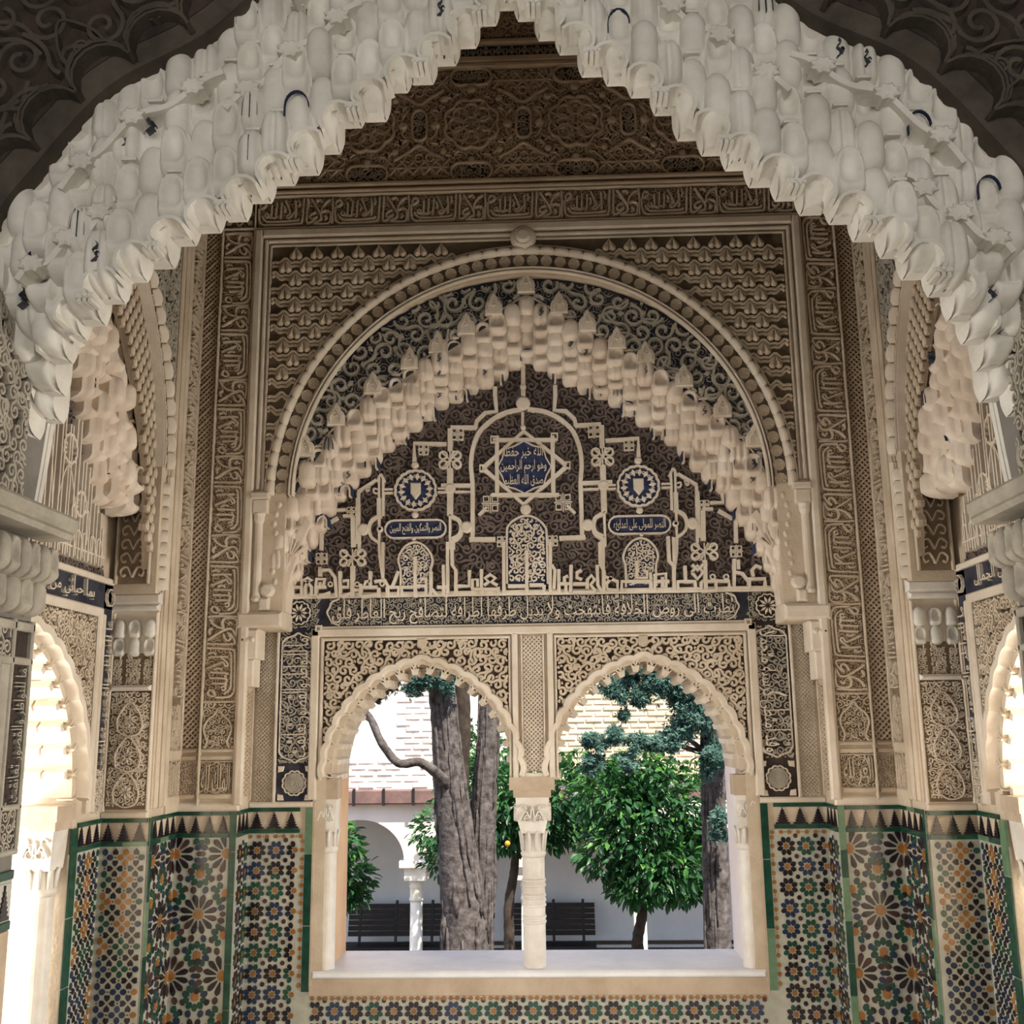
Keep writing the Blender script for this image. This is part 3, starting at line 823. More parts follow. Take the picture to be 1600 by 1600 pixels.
# ------------------------------------------------------------------ carved ornament makers
def scrolls(acc, F, test, bb, pitch, w, h, seed, base=0.0, turns=1.3, leaf=0.25, dense=6):
    """running spirals with little leaves, as in carved arabesque"""
    r = random.Random(seed)
    a0, a1, b0, b1 = bb
    row = 0; b = b0
    while b < b1 + pitch * .5:
        a = a0 + (row % 2) * pitch / 2
        while a < a1 + pitch * .5:
            c = (a + r.uniform(-.12, .12) * pitch, b + r.uniform(-.12, .12) * pitch)
            th = r.uniform(0, 6.283); s = 1 if (row + int((a - a0) / pitch)) % 2 else -1
            n = dense * 2 + 2
            t = np.linspace(0, 1, n)
            R = pitch * .46 * (.22 + .78 * t)
            ang = th + s * 2 * math.pi * turns * t
            p = np.stack([c[0] + R * np.cos(ang), c[1] + R * np.sin(ang)], 1)
            e = p[-1] - p[-2]; e = e / (np.hypot(*e) + 1e-9)
            nn = np.array([-e[1], e[0]]) * -s
            q = [p[-1] + e * k * pitch * .16 + nn * (k * k) * pitch * .028 for k in range(1, 5)]
            p = np.concatenate([p, q])
            for run in clip(p, test): ribbon(acc, F, run, w, h, base)
            if r.random() < leaf:
                m = np.array([c[0] + pitch * .5, c[1] + pitch * .1])
                if test(np.array([m[0]]), np.array([m[1]]))[0]:
                    an = r.uniform(0, 6.28); L = pitch * .30; Wd = pitch * .13
                    dx = np.array([math.cos(an), math.sin(an)]); dy = np.array([-dx[1], dx[0]])
                    poly = [m - dx * L * .6, m - dx * L * .1 + dy * Wd, m + dx * L * .6, m - dx * L * .1 - dy * Wd]
                    plate(acc, F, poly, h, .002, base)
            a += pitch
        b += pitch * .80; row += 1
def lattice(acc, F, a0, a1, b0, b1, pitch, w, h, base=0.0, single=False):
    """criss-cross strapwork strip"""
    W, H = a1 - a0, b1 - b0
    for s in ((1,) if single else (1, -1)):
        k = -W
        while k < H:
            p0 = (a0, b0 + k) if s > 0 else (a1, b0 + k)
            u0, u1 = max(0.0, -k / 1.0), min(W, H - k)
            if u1 - u0 > pitch * .25:
                pts = [((a0 + u) if s > 0 else (a1 - u), b0 + k + u) for u in (u0, u1)]
                ribbon(acc, F, pts, w, h, base)
            k += pitch
def knots(acc, F, a0, a1, b0, b1, seed, w=.009, h=.012, pitch=.05):
    """close interlace used on narrow bands"""
    r = random.Random(seed)
    b = b0; m = (a0 + a1) / 2; W = (a1 - a0) / 2
    while b < b1 - pitch * .5:
        e = min(b + pitch, b1)
        c = (b + e) / 2
        ribbon(acc, F, arc(m, c, W * .72, 0, 360, 11, (e - b) * .42), w, h)
        ribbon(acc, F, [(a0, b), (m, c), (a1, e)], w, h); ribbon(acc, F, [(a1, b), (m, c), (a0, e)], w, h)
        b = e
FORMS = {}
def _f4(ch, c, n=4): FORMS[ch] = (c, n)
for ch, c, n in (('ا', 0xfe8d, 2), ('ب', 0xfe8f, 4), ('ة', 0xfe93, 2), ('ت', 0xfe95, 4), ('ث', 0xfe99, 4), ('ج', 0xfe9d, 4), ('ح', 0xfea1, 4), ('خ', 0xfea5, 4), ('د', 0xfea9, 2),
                 ('ذ', 0xfeab, 2), ('ر', 0xfead, 2), ('ز', 0xfeaf, 2), ('س', 0xfeb1, 4), ('ش', 0xfeb5, 4), ('ص', 0xfeb9, 4), ('ض', 0xfebd, 4), ('ط', 0xfec1, 4), ('ظ', 0xfec5, 4),
                 ('ع', 0xfec9, 4), ('غ', 0xfecd, 4), ('ف', 0xfed1, 4), ('ق', 0xfed5, 4), ('ك', 0xfed9, 4), ('ل', 0xfedd, 4), ('م', 0xfee1, 4), ('ن', 0xfee5, 4), ('ه', 0xfee9, 4),
                 ('و', 0xfeed, 2), ('ى', 0xfeef, 2), ('ي', 0xfef1, 4), ('\u0001', 0xfefb, 2)):
    FORMS[ch] = (c, n)
def shape_arabic(s):
    s = s.replace('لا', '\u0001')
    out = []
    for i, ch in enumerate(s):
        if ch not in FORMS: out.append(ch); continue
        c, n = FORMS[ch]
        prev = i > 0 and s[i - 1] in FORMS and FORMS[s[i - 1]][1] == 4
        nxt = i + 1 < len(s) and s[i + 1] in FORMS and n == 4
        k = (3 if nxt else 1) if prev else (2 if nxt else 0)
        out.append(chr(c + k))
    return ''.join(reversed(out))
_tc = {}
def text_geo(s):
    if s in _tc: return _tc[s]
    c = bpy.data.curves.new('lettering', 'FONT'); c.body = shape_arabic(s); c.resolution_u = 2
    o = bpy.data.objects.new('lettering', c); col.objects.link(o)
    bpy.context.view_layer.update()
    me = o.to_mesh()
    V = np.array([v.co[:2] for v in me.vertices]); Fc = [tuple(p.vertices) for p in me.polygons]
    o.to_mesh_clear()
    bpy.data.objects.remove(o); bpy.data.curves.remove(c)
    # weld and find the outline
    key = {}; idx = []; W = []
    for v in V:
        k = (round(v[0], 4), round(v[1], 4))
        if k not in key: key[k] = len(W); W.append(k)
        idx.append(key[k])
    Fc = [tuple(idx[i] for i in f) for f in Fc]
    cnt = {}
    for f in Fc:
        for i in range(len(f)):
            e = tuple(sorted((f[i], f[(i + 1) % len(f)]))); cnt[e] = cnt.get(e, 0) + 1
    _tc[s] = (np.array(W), Fc, [e for e, n in cnt.items() if n == 1])
    return _tc[s]
def lettering(acc, F, s, a0, a1, b0, b1, h, tall=1.0, base=0.0, rot=0):
    """Arabic line fitted to the box; tall stretches the ascenders; rot 0, +1 (ccw) or -1 (cw) quarter turns"""
    W, Fc, ed = text_geo(s)
    p = W.copy()
    k = .40
    p[:, 1] = np.where(p[:, 1] > k, k + (p[:, 1] - k) * tall, p[:, 1])
    lo, hi = p.min(0), p.max(0)
    q = (p - lo) / (hi - lo)
    if rot == 0: A_, B_ = a0 + q[:, 0] * (a1 - a0), b0 + q[:, 1] * (b1 - b0)
    elif rot > 0: A_, B_ = a1 - q[:, 1] * (a1 - a0), b0 + q[:, 0] * (b1 - b0)
    else: A_, B_ = a0 + q[:, 1] * (a1 - a0), b1 - q[:, 0] * (b1 - b0)
    n = len(q)
    V = np.concatenate([F.P(A_, B_, h), F.P(A_, B_, base)])
    acc.add(V, Fc + [(a, b, n + b, n + a) for a, b in ed])
# the motto that runs round the frame, drawn as strokes in a 730 x 295 box
MOTTO = [[(40, 205), (45, 330), (75, 372), (130, 385), (430, 376), (462, 352), (472, 300), (482, 100)], [(72, 285), (110, 338), (180, 350), (410, 342), (440, 322)],
         [(60, 205), (52, 165), (78, 130), (108, 150), (96, 178), (60, 200)], [(108, 255), (130, 262), (138, 290), (112, 298), (104, 275), (120, 250)],
         [(138, 290), (160, 298), (166, 165)], [(166, 298), (204, 300), (214, 140)], [(214, 298), (236, 290)], [(250, 322), (258, 250), (264, 145)],
         [(300, 118), (318, 165), (345, 235)], [(398, 128), (402, 220), (398, 312)], [(398, 240), (350, 302), (322, 312), (318, 290), (352, 268), (345, 235)],
         [(520, 100), (512, 330), (524, 372), (560, 360), (610, 320)], [(556, 108), (605, 195), (648, 280), (650, 335), (618, 362), (580, 376), (660, 386), (728, 380), (746, 340), (744, 262), (700, 240), (664, 254)],
         [(742, 118), (700, 148), (668, 200), (652, 272)], [(604, 256), (566, 272), (545, 308), (568, 330), (604, 312), (616, 300)], [(762, 100), (768, 200), (760, 385)],
         [(690, 300), (712, 320), (690, 345)], [(285, 180), (300, 215), (290, 250)], [(430, 120), (440, 160), (425, 190)], [(600, 130), (640, 118), (660, 145)]]
def motto(acc, F, a0, a1, b0, b1, h, rot=0, w=None, base=0.0):
    for st in MOTTO:
        p = smooth(st, 4) if len(st) > 2 else np.asarray(st, float)
        u = (p[:, 0] - 36) / 732.0; v = (392 - p[:, 1]) / 298.0
        if rot == 0: q = np.stack([a0 + u * (a1 - a0), b0 + v * (b1 - b0)], 1); s = (b1 - b0)
        elif rot > 0: q = np.stack([a1 - v * (a1 - a0), b0 + u * (b1 - b0)], 1); s = (a1 - a0)
        else: q = np.stack([a0 + v * (a1 - a0), b1 - u * (b1 - b0)], 1); s = (a1 - a0)
        ribbon(acc, F, q, w or s * .088, h, base, top=.6)
def rosette(acc, F, a, b, r, n, h, base=0.0, w=.006):
    for k in range(n):
        an = 2 * math.pi * k / n
        d = np.array([math.cos(an), math.sin(an)]); e = np.array([-d[1], d[0]])
        c = np.array([a, b])
        plate(acc, F, [c + d * r * .22, c + d * r * .6 + e * r * .17 * 8 / n, c + d * r, c + d * r * .6 - e * r * .17 * 8 / n], h, r * .05, base)
def lobed_ring(acc, F, a, b, r, n, amp, w, h, base=0.0, ry=1.0):
    t = np.linspace(0, 2 * math.pi, n * 6, endpoint=False)
    R = r + amp * np.abs(np.sin(t * n / 2))
    ribbon(acc, F, np.stack([a + R * np.cos(t), b + R * np.sin(t) * ry], 1), w, h, base, closed=True, top=.6)
def rect_ring(acc, F, a0, a1, b0, b1, w, h, base=0.0, prof=1):
    for k in range(prof):
        d = k * w / prof
        for (x0, x1, y0, y1) in ((a0 + d, a1 - d, b0 + d, b0 + d + w / prof), (a0 + d, a1 - d, b1 - d - w / prof, b1 - d), (a0 + d, a0 + d + w / prof, b0 + d + w / prof, b1 - d - w / prof), (a1 - d - w / prof, a1 - d, b0 + d + w / prof, b1 - d - w / prof)):
            fbox(acc, F, x0, x1, y0, y1, base, h * (1 - .35 * k), min(.004, w / prof * .3))
def bars(acc, F, lst, h, bev=.004, base=0.0):
    for a0, a1, b0, b1 in lst: fbox(acc, F, min(a0, a1), max(a0, a1), b0, b1, base, h, bev)

# ------------------------------------------------------------------ stalactite cells
def cell_mesh(kind, m):
    """one stalactite cell: rounded head over a straight body; local x across, y up, z to the room. unit width"""
    A = Acc()
    zs = [-1.02, -1.0, -.94, -.84, -.72, -.6, -.4, -.2, -.1, .04, .16, .26, .33, .38, .40]
    us = np.linspace(-1, 1, 13)
    rows = []
    for z in zs:
        if z >= -.1: hw = math.sqrt(max(.25 - (z + .1) ** 2, .0006))
        elif z > -.6: hw = .5
        else: hw = .5 - .16 * ((-.6 - z) / .42) ** 2
        chin = max(0.0, (-.6 - z) / .42)
        row = []
        for u in us:
            x = u * hw
            if z >= -.1: r = min(math.hypot(x, z + .1) / .5, 1)
            else: r = abs(u)
            if kind == 'niche':
                y = .40 * (1 - r ** 8)
                q = min(math.hypot(x, max(z + .1, 0)) / .36, 1)
                if z > -.6: y -= .34 * math.sqrt(max(0, 1 - q ** 2))
            elif kind == 'twin':
                y = .44 * math.sqrt(max(0, 1 - r ** 3)) * (.62 + .38 * abs(math.sin(u * math.pi)) ** .8)
            elif kind == 'rib':
                y = .50 * math.sqrt(max(0, 1 - r ** 2.2)) * (1 - .14 * abs(math.cos(u * math.pi * 1.5)) ** 6)
            else:
                y = .48 * math.sqrt(max(0, 1 - r ** 2.4))
            y -= .95 * (1 - math.sqrt(max(0, 1 - chin ** 2)))
            row.append((x, z, max(y, -.95)))
        rows.append(row)
    n = len(us); m_ = len(rows)
    V = [p for r in rows for p in r]
    fs = [(i * n + j, i * n + j + 1, (i + 1) * n + j + 1, (i + 1) * n + j) for i in range(m_ - 1) for j in range(n - 1)]
    per = [j for j in range(n)] + [i * n + n - 1 for i in range(1, m_)] + [(m_ - 1) * n + j for j in range(n - 2, -1, -1)] + [i * n for i in range(m_ - 2, 0, -1)]
    k0 = len(V)
    V += [(V[i][0], V[i][1], -1.0) for i in per]
    L = len(per)
    fs += [(per[i], per[(i + 1) % L], k0 + (i + 1) % L, k0 + i) for i in range(L)]
    A.add(V, fs)
    me = A.mesh('cell')
    me.polygons.foreach_set('use_smooth', [i < (m_ - 1) * (n - 1) for i in range(len(me.polygons))])
    me.materials.append(MAT[m])
    return me
CELL = {}
for m_ in ('plaster_honey', 'plaster_white', 'relief_grey'):
    for k_ in ('niche', 'bullet', 'rib', 'twin'):
        CELL[(k_, m_)] = cell_mesh(k_, m_)
def cap_mesh(m):
    A = Acc(); fbox(A, lib, -.24, .24, -.05, .05, -.6, .42, .03); fbox(A, lib, -.14, .14, .05, .12, -.6, .36, .03)
    me = A.mesh('cell_cap'); me.materials.append(MAT[m]); return me
CAPM = {m_: cap_mesh(m_) for m_ in ('plaster_honey', 'plaster_white')}
def motif_mesh(kind, m):
    """brushed line motif on the body of a cell"""
    A = Acc()
    if kind == 'arc':
        ribbon(A, lib, np.concatenate([arc(0, -.1, .37, 0, 180, 10), [(-.37, -.35)]]), .036, .43, .30)
    elif kind == 'vine':
        ribbon(A, lib, smooth([(-.10, -.50), (.07, -.36), (-.08, -.22), (.06, -.10), (0, .0)], 5), .03, .50, .2, taper=.4)
        ribbon(A, lib, arc(.08, -.32, .07, 0, 300, 7), .025, .49, .2)
    else:
        ribbon(A, lib, [(0, -.6), (0, .1)], .03, .53, .2)
        ribbon(A, lib, smooth([(-.24, -.55), (-.22, -.2), (-.10, .15)], 3), .03, .49, .2)
        ribbon(A, lib, smooth([(.24, -.55), (.22, -.2), (.10, .15)], 3), .03, .49, .2)
    me = A.mesh('painted_line'); me.materials.append(MAT[m]); return me
MOTIF = {k_: motif_mesh(k_, 'paint_blue' if k_ == 'arc' else 'paint_ink') for k_ in ('arc', 'vine', 'rib')}
def muqarnas(root, F, inner, outer, tiers, h0, h1, w, p, m, seed, tall=1.0, depth=1.0, motifs=.12, caps=.5, skip=None, hmap=None):
    """rows of cells stepping from the inner line (deep, h0) to the outer line (h1)"""
    r = random.Random(seed)
    I = np.asarray(inner, float); O = np.asarray(outer, float)
    N = 400
    I, O = resample(I, N), resample(O, N)
    cnt = 0
    for k in range(tiers):
        f = (k + .5) / tiers
        c = I * (1 - f) + O * f
        h = h0 * (1 - f) + h1 * f
        H = None if hmap is None else hmap(I, O, f)
        d = np.diff(c, axis=0)
        s = np.concatenate([[0], np.cumsum(np.hypot(d[:, 0] / w, d[:, 1] / p))])
        n = int(round(s[-1]))
        if (n + k) % 2: n += 1
        pos = (np.arange(n) + (.5 if k % 2 else 1.0)) / n * s[-1]
        pos = pos[pos < s[-1] + .01]
        for j, q in enumerate(pos):
            a, b = np.interp(q, s, c[:, 0]), np.interp(q, s, c[:, 1])
            if skip and skip(a, b): continue
            if H is not None: h = float(np.interp(q, s, H))
            kind = ('niche', 'bullet', 'rib', 'niche', 'twin', 'bullet', 'niche')[(j * 2 + k * 3 + (r.random() < .25)) % 7]
            kw = w * r.uniform(1.0, 1.12)
            ob = inst('cell', CELL[(kind, m)], None, root, basis=frame_basis(F, a, b, h + r.uniform(-.22, .22) * w * depth * .8, 0, kw, kw * tall * r.uniform(.95, 1.1), w * depth))
            cnt += 1
            if r.random() < motifs:
                mk = 'arc' if kind == 'niche' and r.random() < .6 else ('rib' if kind == 'rib' else 'vine')
                inst('painted_line', MOTIF[mk], None, ob, basis=frame_basis(F, a, b, h + .002, 0, kw, kw * tall, w * depth))
            if r.random() < caps:
                inst('cell_cap', CAPM[m], None, ob, basis=frame_basis(F, a, b + .46 * kw * tall, h + .0 * w * depth, 0, kw, kw, w * .7))
    return cnt
# a bead of the scalloped arch mouldings
def bead_mesh(m, L=.5, W=.5):
    A = Acc(); n, q = 9, 6
    V = []
    for i in range(n):
        x = -1 + 2 * i / (n - 1)
        e = math.sqrt(max(1 - x * x * .92, 0))
        for j in range(q):
            y = -1 + 2 * j / (q - 1)
            V.append((x * L, y * W * (.55 + .45 * e) + .25 * e * W, .62 * math.sqrt(max(0, 1 - y * y)) * (.55 + .45 * e) - .02))
    A.add(V, [(i * q + j, (i + 1) * q + j, (i + 1) * q + j + 1, i * q + j + 1) for i in range(n - 1) for j in range(q - 1)])
    me = A.mesh('bead', True); me.materials.append(MAT[m]); return me
BEAD = bead_mesh('plaster_pale')
def disc_mesh(m):
    A = Acc()
    plate(A, lib, arc(0, 0, 1, 0, 324, 10), .12, .05)
    for k in range(6):
        an = k * math.pi / 3
        plate(A, lib, [(math.cos(an) * .25 + .0, math.sin(an) * .25), (math.cos(an + .28) * .6, math.sin(an + .28) * .6), (math.cos(an) * .88, math.sin(an) * .88), (math.cos(an - .28) * .6, math.sin(an - .28) * .6)], .3, .05, .1)
    ribbon(A, lib, arc(0, 0, .92, 0, 330, 12), .14, .3, 0, closed=True)
    me = A.mesh('rosette'); me.materials.append(MAT[m]); return me
DISC = disc_mesh('plaster')
def merlon_mesh(m):
    A = Acc()
    out = [(-.5, -.45), (-.5, .05), (-.42, .25), (-.25, .38), (-.2, .55), (0, .8), (.2, .55), (.25, .38), (.42, .25), (.5, .05), (.5, -.45)]
    plate(A, lib, out, .22, .05, -.3)
    tre = arc(-.16, .02, .13, 40, 270, 6).tolist()[::-1]
    ribbon(A, lib, smooth([(-.28, -.3), (-.3, .0), (-.16, .18), (0, .45), (.16, .18), (.3, .0), (.28, -.3)], 4), .10, .34, .18)
    ribbon(A, lib, arc(0, .12, .10, 0, 330, 8), .06, .32, .18)
    me = A.mesh('merlon'); me.materials.append(MAT[m]); return me
MERLON = merlon_mesh('plaster_pale')
# heart leaf of the net pattern
def heart_mesh(m):
    A = Acc()
    for s in (-1, 1):
        p = np.array([(0.015, .95), (.12, .66), (.32, .34), (.47, .04), (.47, -.24), (.33, -.42), (.14, -.42), (.015, -.22)]) * [s, 1]
        V = np.concatenate([lib.P(p[:, 0], p[:, 1], -.1), lib.P(p[:, 0], p[:, 1], .16), [[s * .24, -.10, .42], [s * .10, .4, .28]]])
        n = len(p)
        A.add(V, [(i, (i + 1) % n, n + (i + 1) % n, n + i) for i in range(n)] + [(n + i, n + (i + 1) % n, 2 * n) for i in range(2, n)] + [(n, n + 1, 2 * n + 1), (n + 1, n + 2, 2 * n + 1), (n + 2, 2 * n, 2 * n + 1), (n, 2 * n + 1, 2 * n)])
    me = A.mesh('heart_leaf'); me.materials.append(MAT[m]); return me
HEART = heart_mesh('plaster')
# ------------------------------------------------------------------ back wall: frame, bands, net field
FH = 4.12
A = Acc()
# square frame round the lunette field
rect = [(-1.385, -1.345, 1.26, FH), (1.345, 1.385, 1.26, FH), (-1.345, 1.345, FH - .045, FH)]
bars(A, BM, rect, .030, .008)
bars(A, BM, [(-1.335, -1.318, 2.75, FH - .055), (1.318, 1.335, 2.75, FH - .055), (-1.318, 1.318, FH - .072, FH - .055)], .020, .005)
bars(A, BM, [(-1.308, -1.298, 2.75, FH - .085), (1.298, 1.308, 2.75, FH - .085), (-1.298, 1.298, FH - .092, FH - .082)], .012, .003)
obj('frame_moulding', A, 'plaster_pale', wall_back)
# net field of heart leaves
FIELD_T = 4.02
net = Acc()
outer_arch = gothic(1.285, 4.0 - SP_BM, 30, 0, SP_BM)
inside_arch = in_poly([(-1.285, 2.0)] + [tuple(p) for p in outer_arch] + [(1.285, 2.0)])
A = Acc()
gnd = lunette_poly(-1.30, 1.30, 2.74, FIELD_T + .01, gothic(1.20, 3.86 - SP_BM, 26, 0, SP_BM))
V = np.array(gnd); A.add(BM.P(V[:, 0], V[:, 1], .002), [tuple(range(len(V)))])
field = obj('net_field', A, 'net_ground', wall_back)
px, pz = .1065, .0715
row = 0; z = FIELD_T - .026
while z > 2.75:
    x = -1.28 + (row % 2) * px / 2
    pts = []
    while x < 1.30:
        ok = not inside_arch(np.array([x, x - .03, x + .03]), np.array([z - .035] * 3)).any()
        if ok and abs(x) < 1.275 and not (abs(x) < .10 and z > 3.90):
            inst('heart_leaf', HEART, None, field, basis=frame_basis(BM, x, z - .018, .004, 0, .070, .050, .055))
        x += px
    # waving strap under the row
    xs = np.arange(-1.295, 1.296, px / 10)
    ph = (xs + 1.28 - (row % 2) * px / 2) / px * 2 * math.pi
    wz = z - .047 - .010 * np.cos(ph) + .006 * np.cos(2 * ph)
    for k_, (dz_, hh_) in enumerate(((0, .015), (-.0185, .010))):
        for run in clip(np.stack([xs, wz + dz_], 1), lambda a, b: ~inside_arch(a, b)): ribbon(net, BM, run, .0165, hh_, .0)
    z -= pz; row += 1
obj('net_straps', net, 'plaster', field)
# round boss at the crown
A = Acc(); c = np.linspace(0, 2 * math.pi, 17)[:-1]
for k, (r, h) in enumerate(((.062, .0), (.062, .03), (.045, .05), (.02, .058))): pass
plate(A, BM, arc(-.01, 4.035, .066, 0, 340, 18), .045, .018); plate(A, BM, arc(-.01, 4.035, .04, 0, 340, 14), .06, .012, .04)
obj('crown_boss', A, 'plaster_pale', wall_back)

# motto bands
A = Acc(); G = Acc(); T = Acc()
bands = []
for s in (-1, 1):
    a0, a1 = sorted((s * 1.392, s * 1.552)); bands.append((a0, a1, 1.74, FH))
    n = 6
    for k in range(n):
        b0 = 1.745 + k * (FH - .01 - 1.745) / n; b1 = b0 + (FH - .01 - 1.745) / n
        motto(A, BM, a0 + .006, a1 - .006, b0 + .004, b1 - .004, .020, 1 if s < 0 else -1)
n = 7
for k in range(n):
    a0 = -1.378 + k * 2.756 / n
    motto(T, BM, a0 + .004, a0 + 2.756 / n - .004, FH + .022, FH + .172, .020)
obj('motto_band', A, 'plaster', wall_back); obj('motto_band', T, 'plaster', wall_back)
A = Acc()
for a0, a1, b0, b1 in bands: fbox(A, BM, a0, a1, b0, b1, 0, .002)
fbox(A, BM, -1.385, 1.385, FH + .012, FH + .18, 0, .002)
for s in (-1, 1):
    a0, a1 = sorted((s * 1.395, s * 1.55)); fbox(A, BM, a0, a1, FH + .02, FH + .175, 0, .002)
obj('band_ground', A, 'ground_tan', wall_back)
fill = Acc()
for a0, a1, b0, b1 in bands: scrolls(fill, BM, lambda a, b: (a > a0 + .005) & (a < a1 - .005), (a0, a1, b0, b1), .036, .006, .008, 5)
scrolls(fill, BM, lambda a, b: (abs(a) < 1.375) & (b > FH + .02) & (b < FH + .172), (-1.38, 1.38, FH + .02, FH + .175), .036, .006, .008, 6)
obj('band_scrolls', fill, 'plaster_brown', wall_back)
A = Acc()
for s in (-1, 1):
    a0, a1 = sorted((s * 1.385, s * 1.56))
    bars(A, BM, [(a0 if s > 0 else a1 - .008, a0 + .008 if s > 0 else a1, 1.26, FH + .19), (a0 if s < 0 else a1 - .012, a0 + .012 if s < 0 else a1, 1.26, FH + .19), (a0, a1, FH + .002, FH + .014)], .024, .004)
    cx, cz = (a0 + a1) / 2, FH + .098
    for k in range(4):
        d = np.array([math.cos(k * math.pi / 2), math.sin(k * math.pi / 2)]); e = np.array([-d[1], d[0]])
        for q in (.0,):
            m = np.array([cx, cz]) + d * .045
            ribbon(A, BM, smooth([m - d * .024, m + e * .017, m + d * .026, m - e * .017, m - d * .024], 4), .008, .018)
        f = (d + e) / math.sqrt(2)
        m = np.array([cx, cz]) + f * .078
        plate(A, BM, [m - f * .03, m + np.array([-f[1], f[0]]) * .016, m + f * .018, m - np.array([-f[1], f[0]]) * .016], .016, .003)
        ribbon(A, BM, [np.array([cx, cz]) + f * .012, np.array([cx, cz]) + f * .05], .010, .014)
    rosette(A, BM, cx, cz, .026, 8, .02)
bars(A, BM, [(-1.56, 1.56, FH + .178, FH + .19), (-1.385, 1.385, FH + .001, FH + .012)], .024, .004)
obj('band_fillets', A, 'plaster', wall_back)
# criss-cross strip between motto band and corner
A = Acc(); G = Acc()
for s in (-1, 1):
    a0, a1 = sorted((s * 1.566, s * 1.642))
    fbox(G, BM, a0, a1, 1.52, FH + .19, 0, .002)
    lattice(A, BM, a0, a1, 1.525, FH + .185, .026, .0085, .014); lattice(A, BM, a0, a1, 1.525, FH + .185, .052, .012, .016, single=True)
    b0, b1 = sorted((s * 1.642, s * 1.655)); fbox(A, BM, b0, b1, 1.26, TOP, 0, .016, .004); fbox(A, BM, a0, a1, 1.50, 1.515, 0, .018, .004); fbox(A, BM, a0, a1, 1.465, 1.485, 0, .018, .004); fbox(A, BM, a0, a1, 1.29, 1.312, 0, .018, .004)
    scrolls(A, BM, lambda a, b: (a > a0) & (a < a1), (a0, a1, 1.325, 1.44), .03, .006, .012, 10)
obj('strip_ground', G, 'ground_tan', wall_back); obj('criss_cross_strip', A, 'plaster_brown', wall_back)
# lower panels under the vertical bands
for s in (-1, 1):
    a0, a1 = sorted((s * 1.395, s * 1.552)); m = (a0 + a1) / 2
    A = Acc(); G = Acc()
    fbox(G, BM, a0, a1, 1.52, 1.735, 0, .002); fbox(G, BM, a0 + .005 if s > 0 else a0, a1, 1.315, 1.455, 0, .002)
    bars(A, BM, [(a0, a1, 1.727, 1.737), (a0, a1, 1.50, 1.515), (a0, a1, 1.465, 1.485), (a0, a1, 1.29, 1.312), (a0, a1, 1.455, 1.46)], .020, .004)
    o = smooth([(m - .06, 1.52), (m - .048, 1.55), (m - .066, 1.60), (m - .055, 1.64), (m - .02, 1.67), (m, 1.695), (m + .02, 1.67), (m + .055, 1.64), (m + .066, 1.60), (m + .048, 1.55), (m + .06, 1.52)], 4)
    ribbon(A, BM, o, .010, .022)
    inn = in_poly(o)
    scrolls(A, BM, inn, (a0, a1, 1.52, 1.70), .03, .006, .014, 8, leaf=.5)
    scrolls(A, BM, lambda a, b: ~inn(a, b) & (a > a0 + .004) & (a < a1 - .004) & (b < 1.725) & (b > 1.52), (a0, a1, 1.52, 1.725), .042, .008, .014, 9)
    lobed_ring(A, BM, m, 1.385, .058, 10, .008, .006, .012, ry=1.05)
    lettering(A, BM, 'الملك لله' if s < 0 else 'العز لله', a0 + .012, a1 - .012, 1.325, 1.445, .018, 1.2)
    scrolls(A, BM, lambda a, b: (a > a0 + .005) & (a < a1 - .005), (a0, a1, 1.325, 1.44), .03, .005, .009, 10)
    obj('lower_panel_ground', G, 'ground_tan', wall_back); obj('lower_panel', A, 'plaster', wall_back)
# base moulding above the tiles
A = Acc()
for s in (-1, 1):
    a0, a1 = sorted((s * 1.36, s * 1.655)); fbox(A, BM, a0, a1, 1.235, 1.275, 0, .018, .008)
    a0, a1 = sorted((s * 1.06, s * 1.37)); fbox(A, BI, a0, a1, 1.235, 1.262, 0, .014, .006)
obj('base_moulding', A, 'plaster_pale', wall_back)

# upper wall: moulding, interlaced panel with inscribed cartouches, leaf frieze
A = Acc()
bars(A, BM, [(-1.655, 1.655, 4.312, 4.335), (-1.655, 1.655, 4.345, 4.372), (-1.655, 1.655, 5.005, 5.035), (-1.655, 1.655, 5.035, 5.075), (-1.655, 1.655, 5.145, 5.175)], .03, .008)
obj('cornice_moulding', A, 'plaster_brown', wall_back)
A = Acc(); fbox(A, BM, -1.655, 1.655, 4.375, 5.003, 0, .002); fbox(A, BM, -1.655, 1.655, 5.18, 5.74, 0, .002); ub = obj('upper_panel', A, 'plaster_brown_ground', wall_back)
A = Acc(); B = Acc(); Lt = Acc(); D = Acc()
def rr(a, b, hw, hh, n=7):
    """stadium outline"""
    if hw >= hh: return np.concatenate([arc(a + hw - hh, b, hh, -90, 90, n), arc(a - hw + hh, b, hh, 90, 270, n)])
    return np.concatenate([arc(a, b + hh - hw, hw, 0, 180, n), arc(a, b - hh + hw, hw, 180, 360, n)])
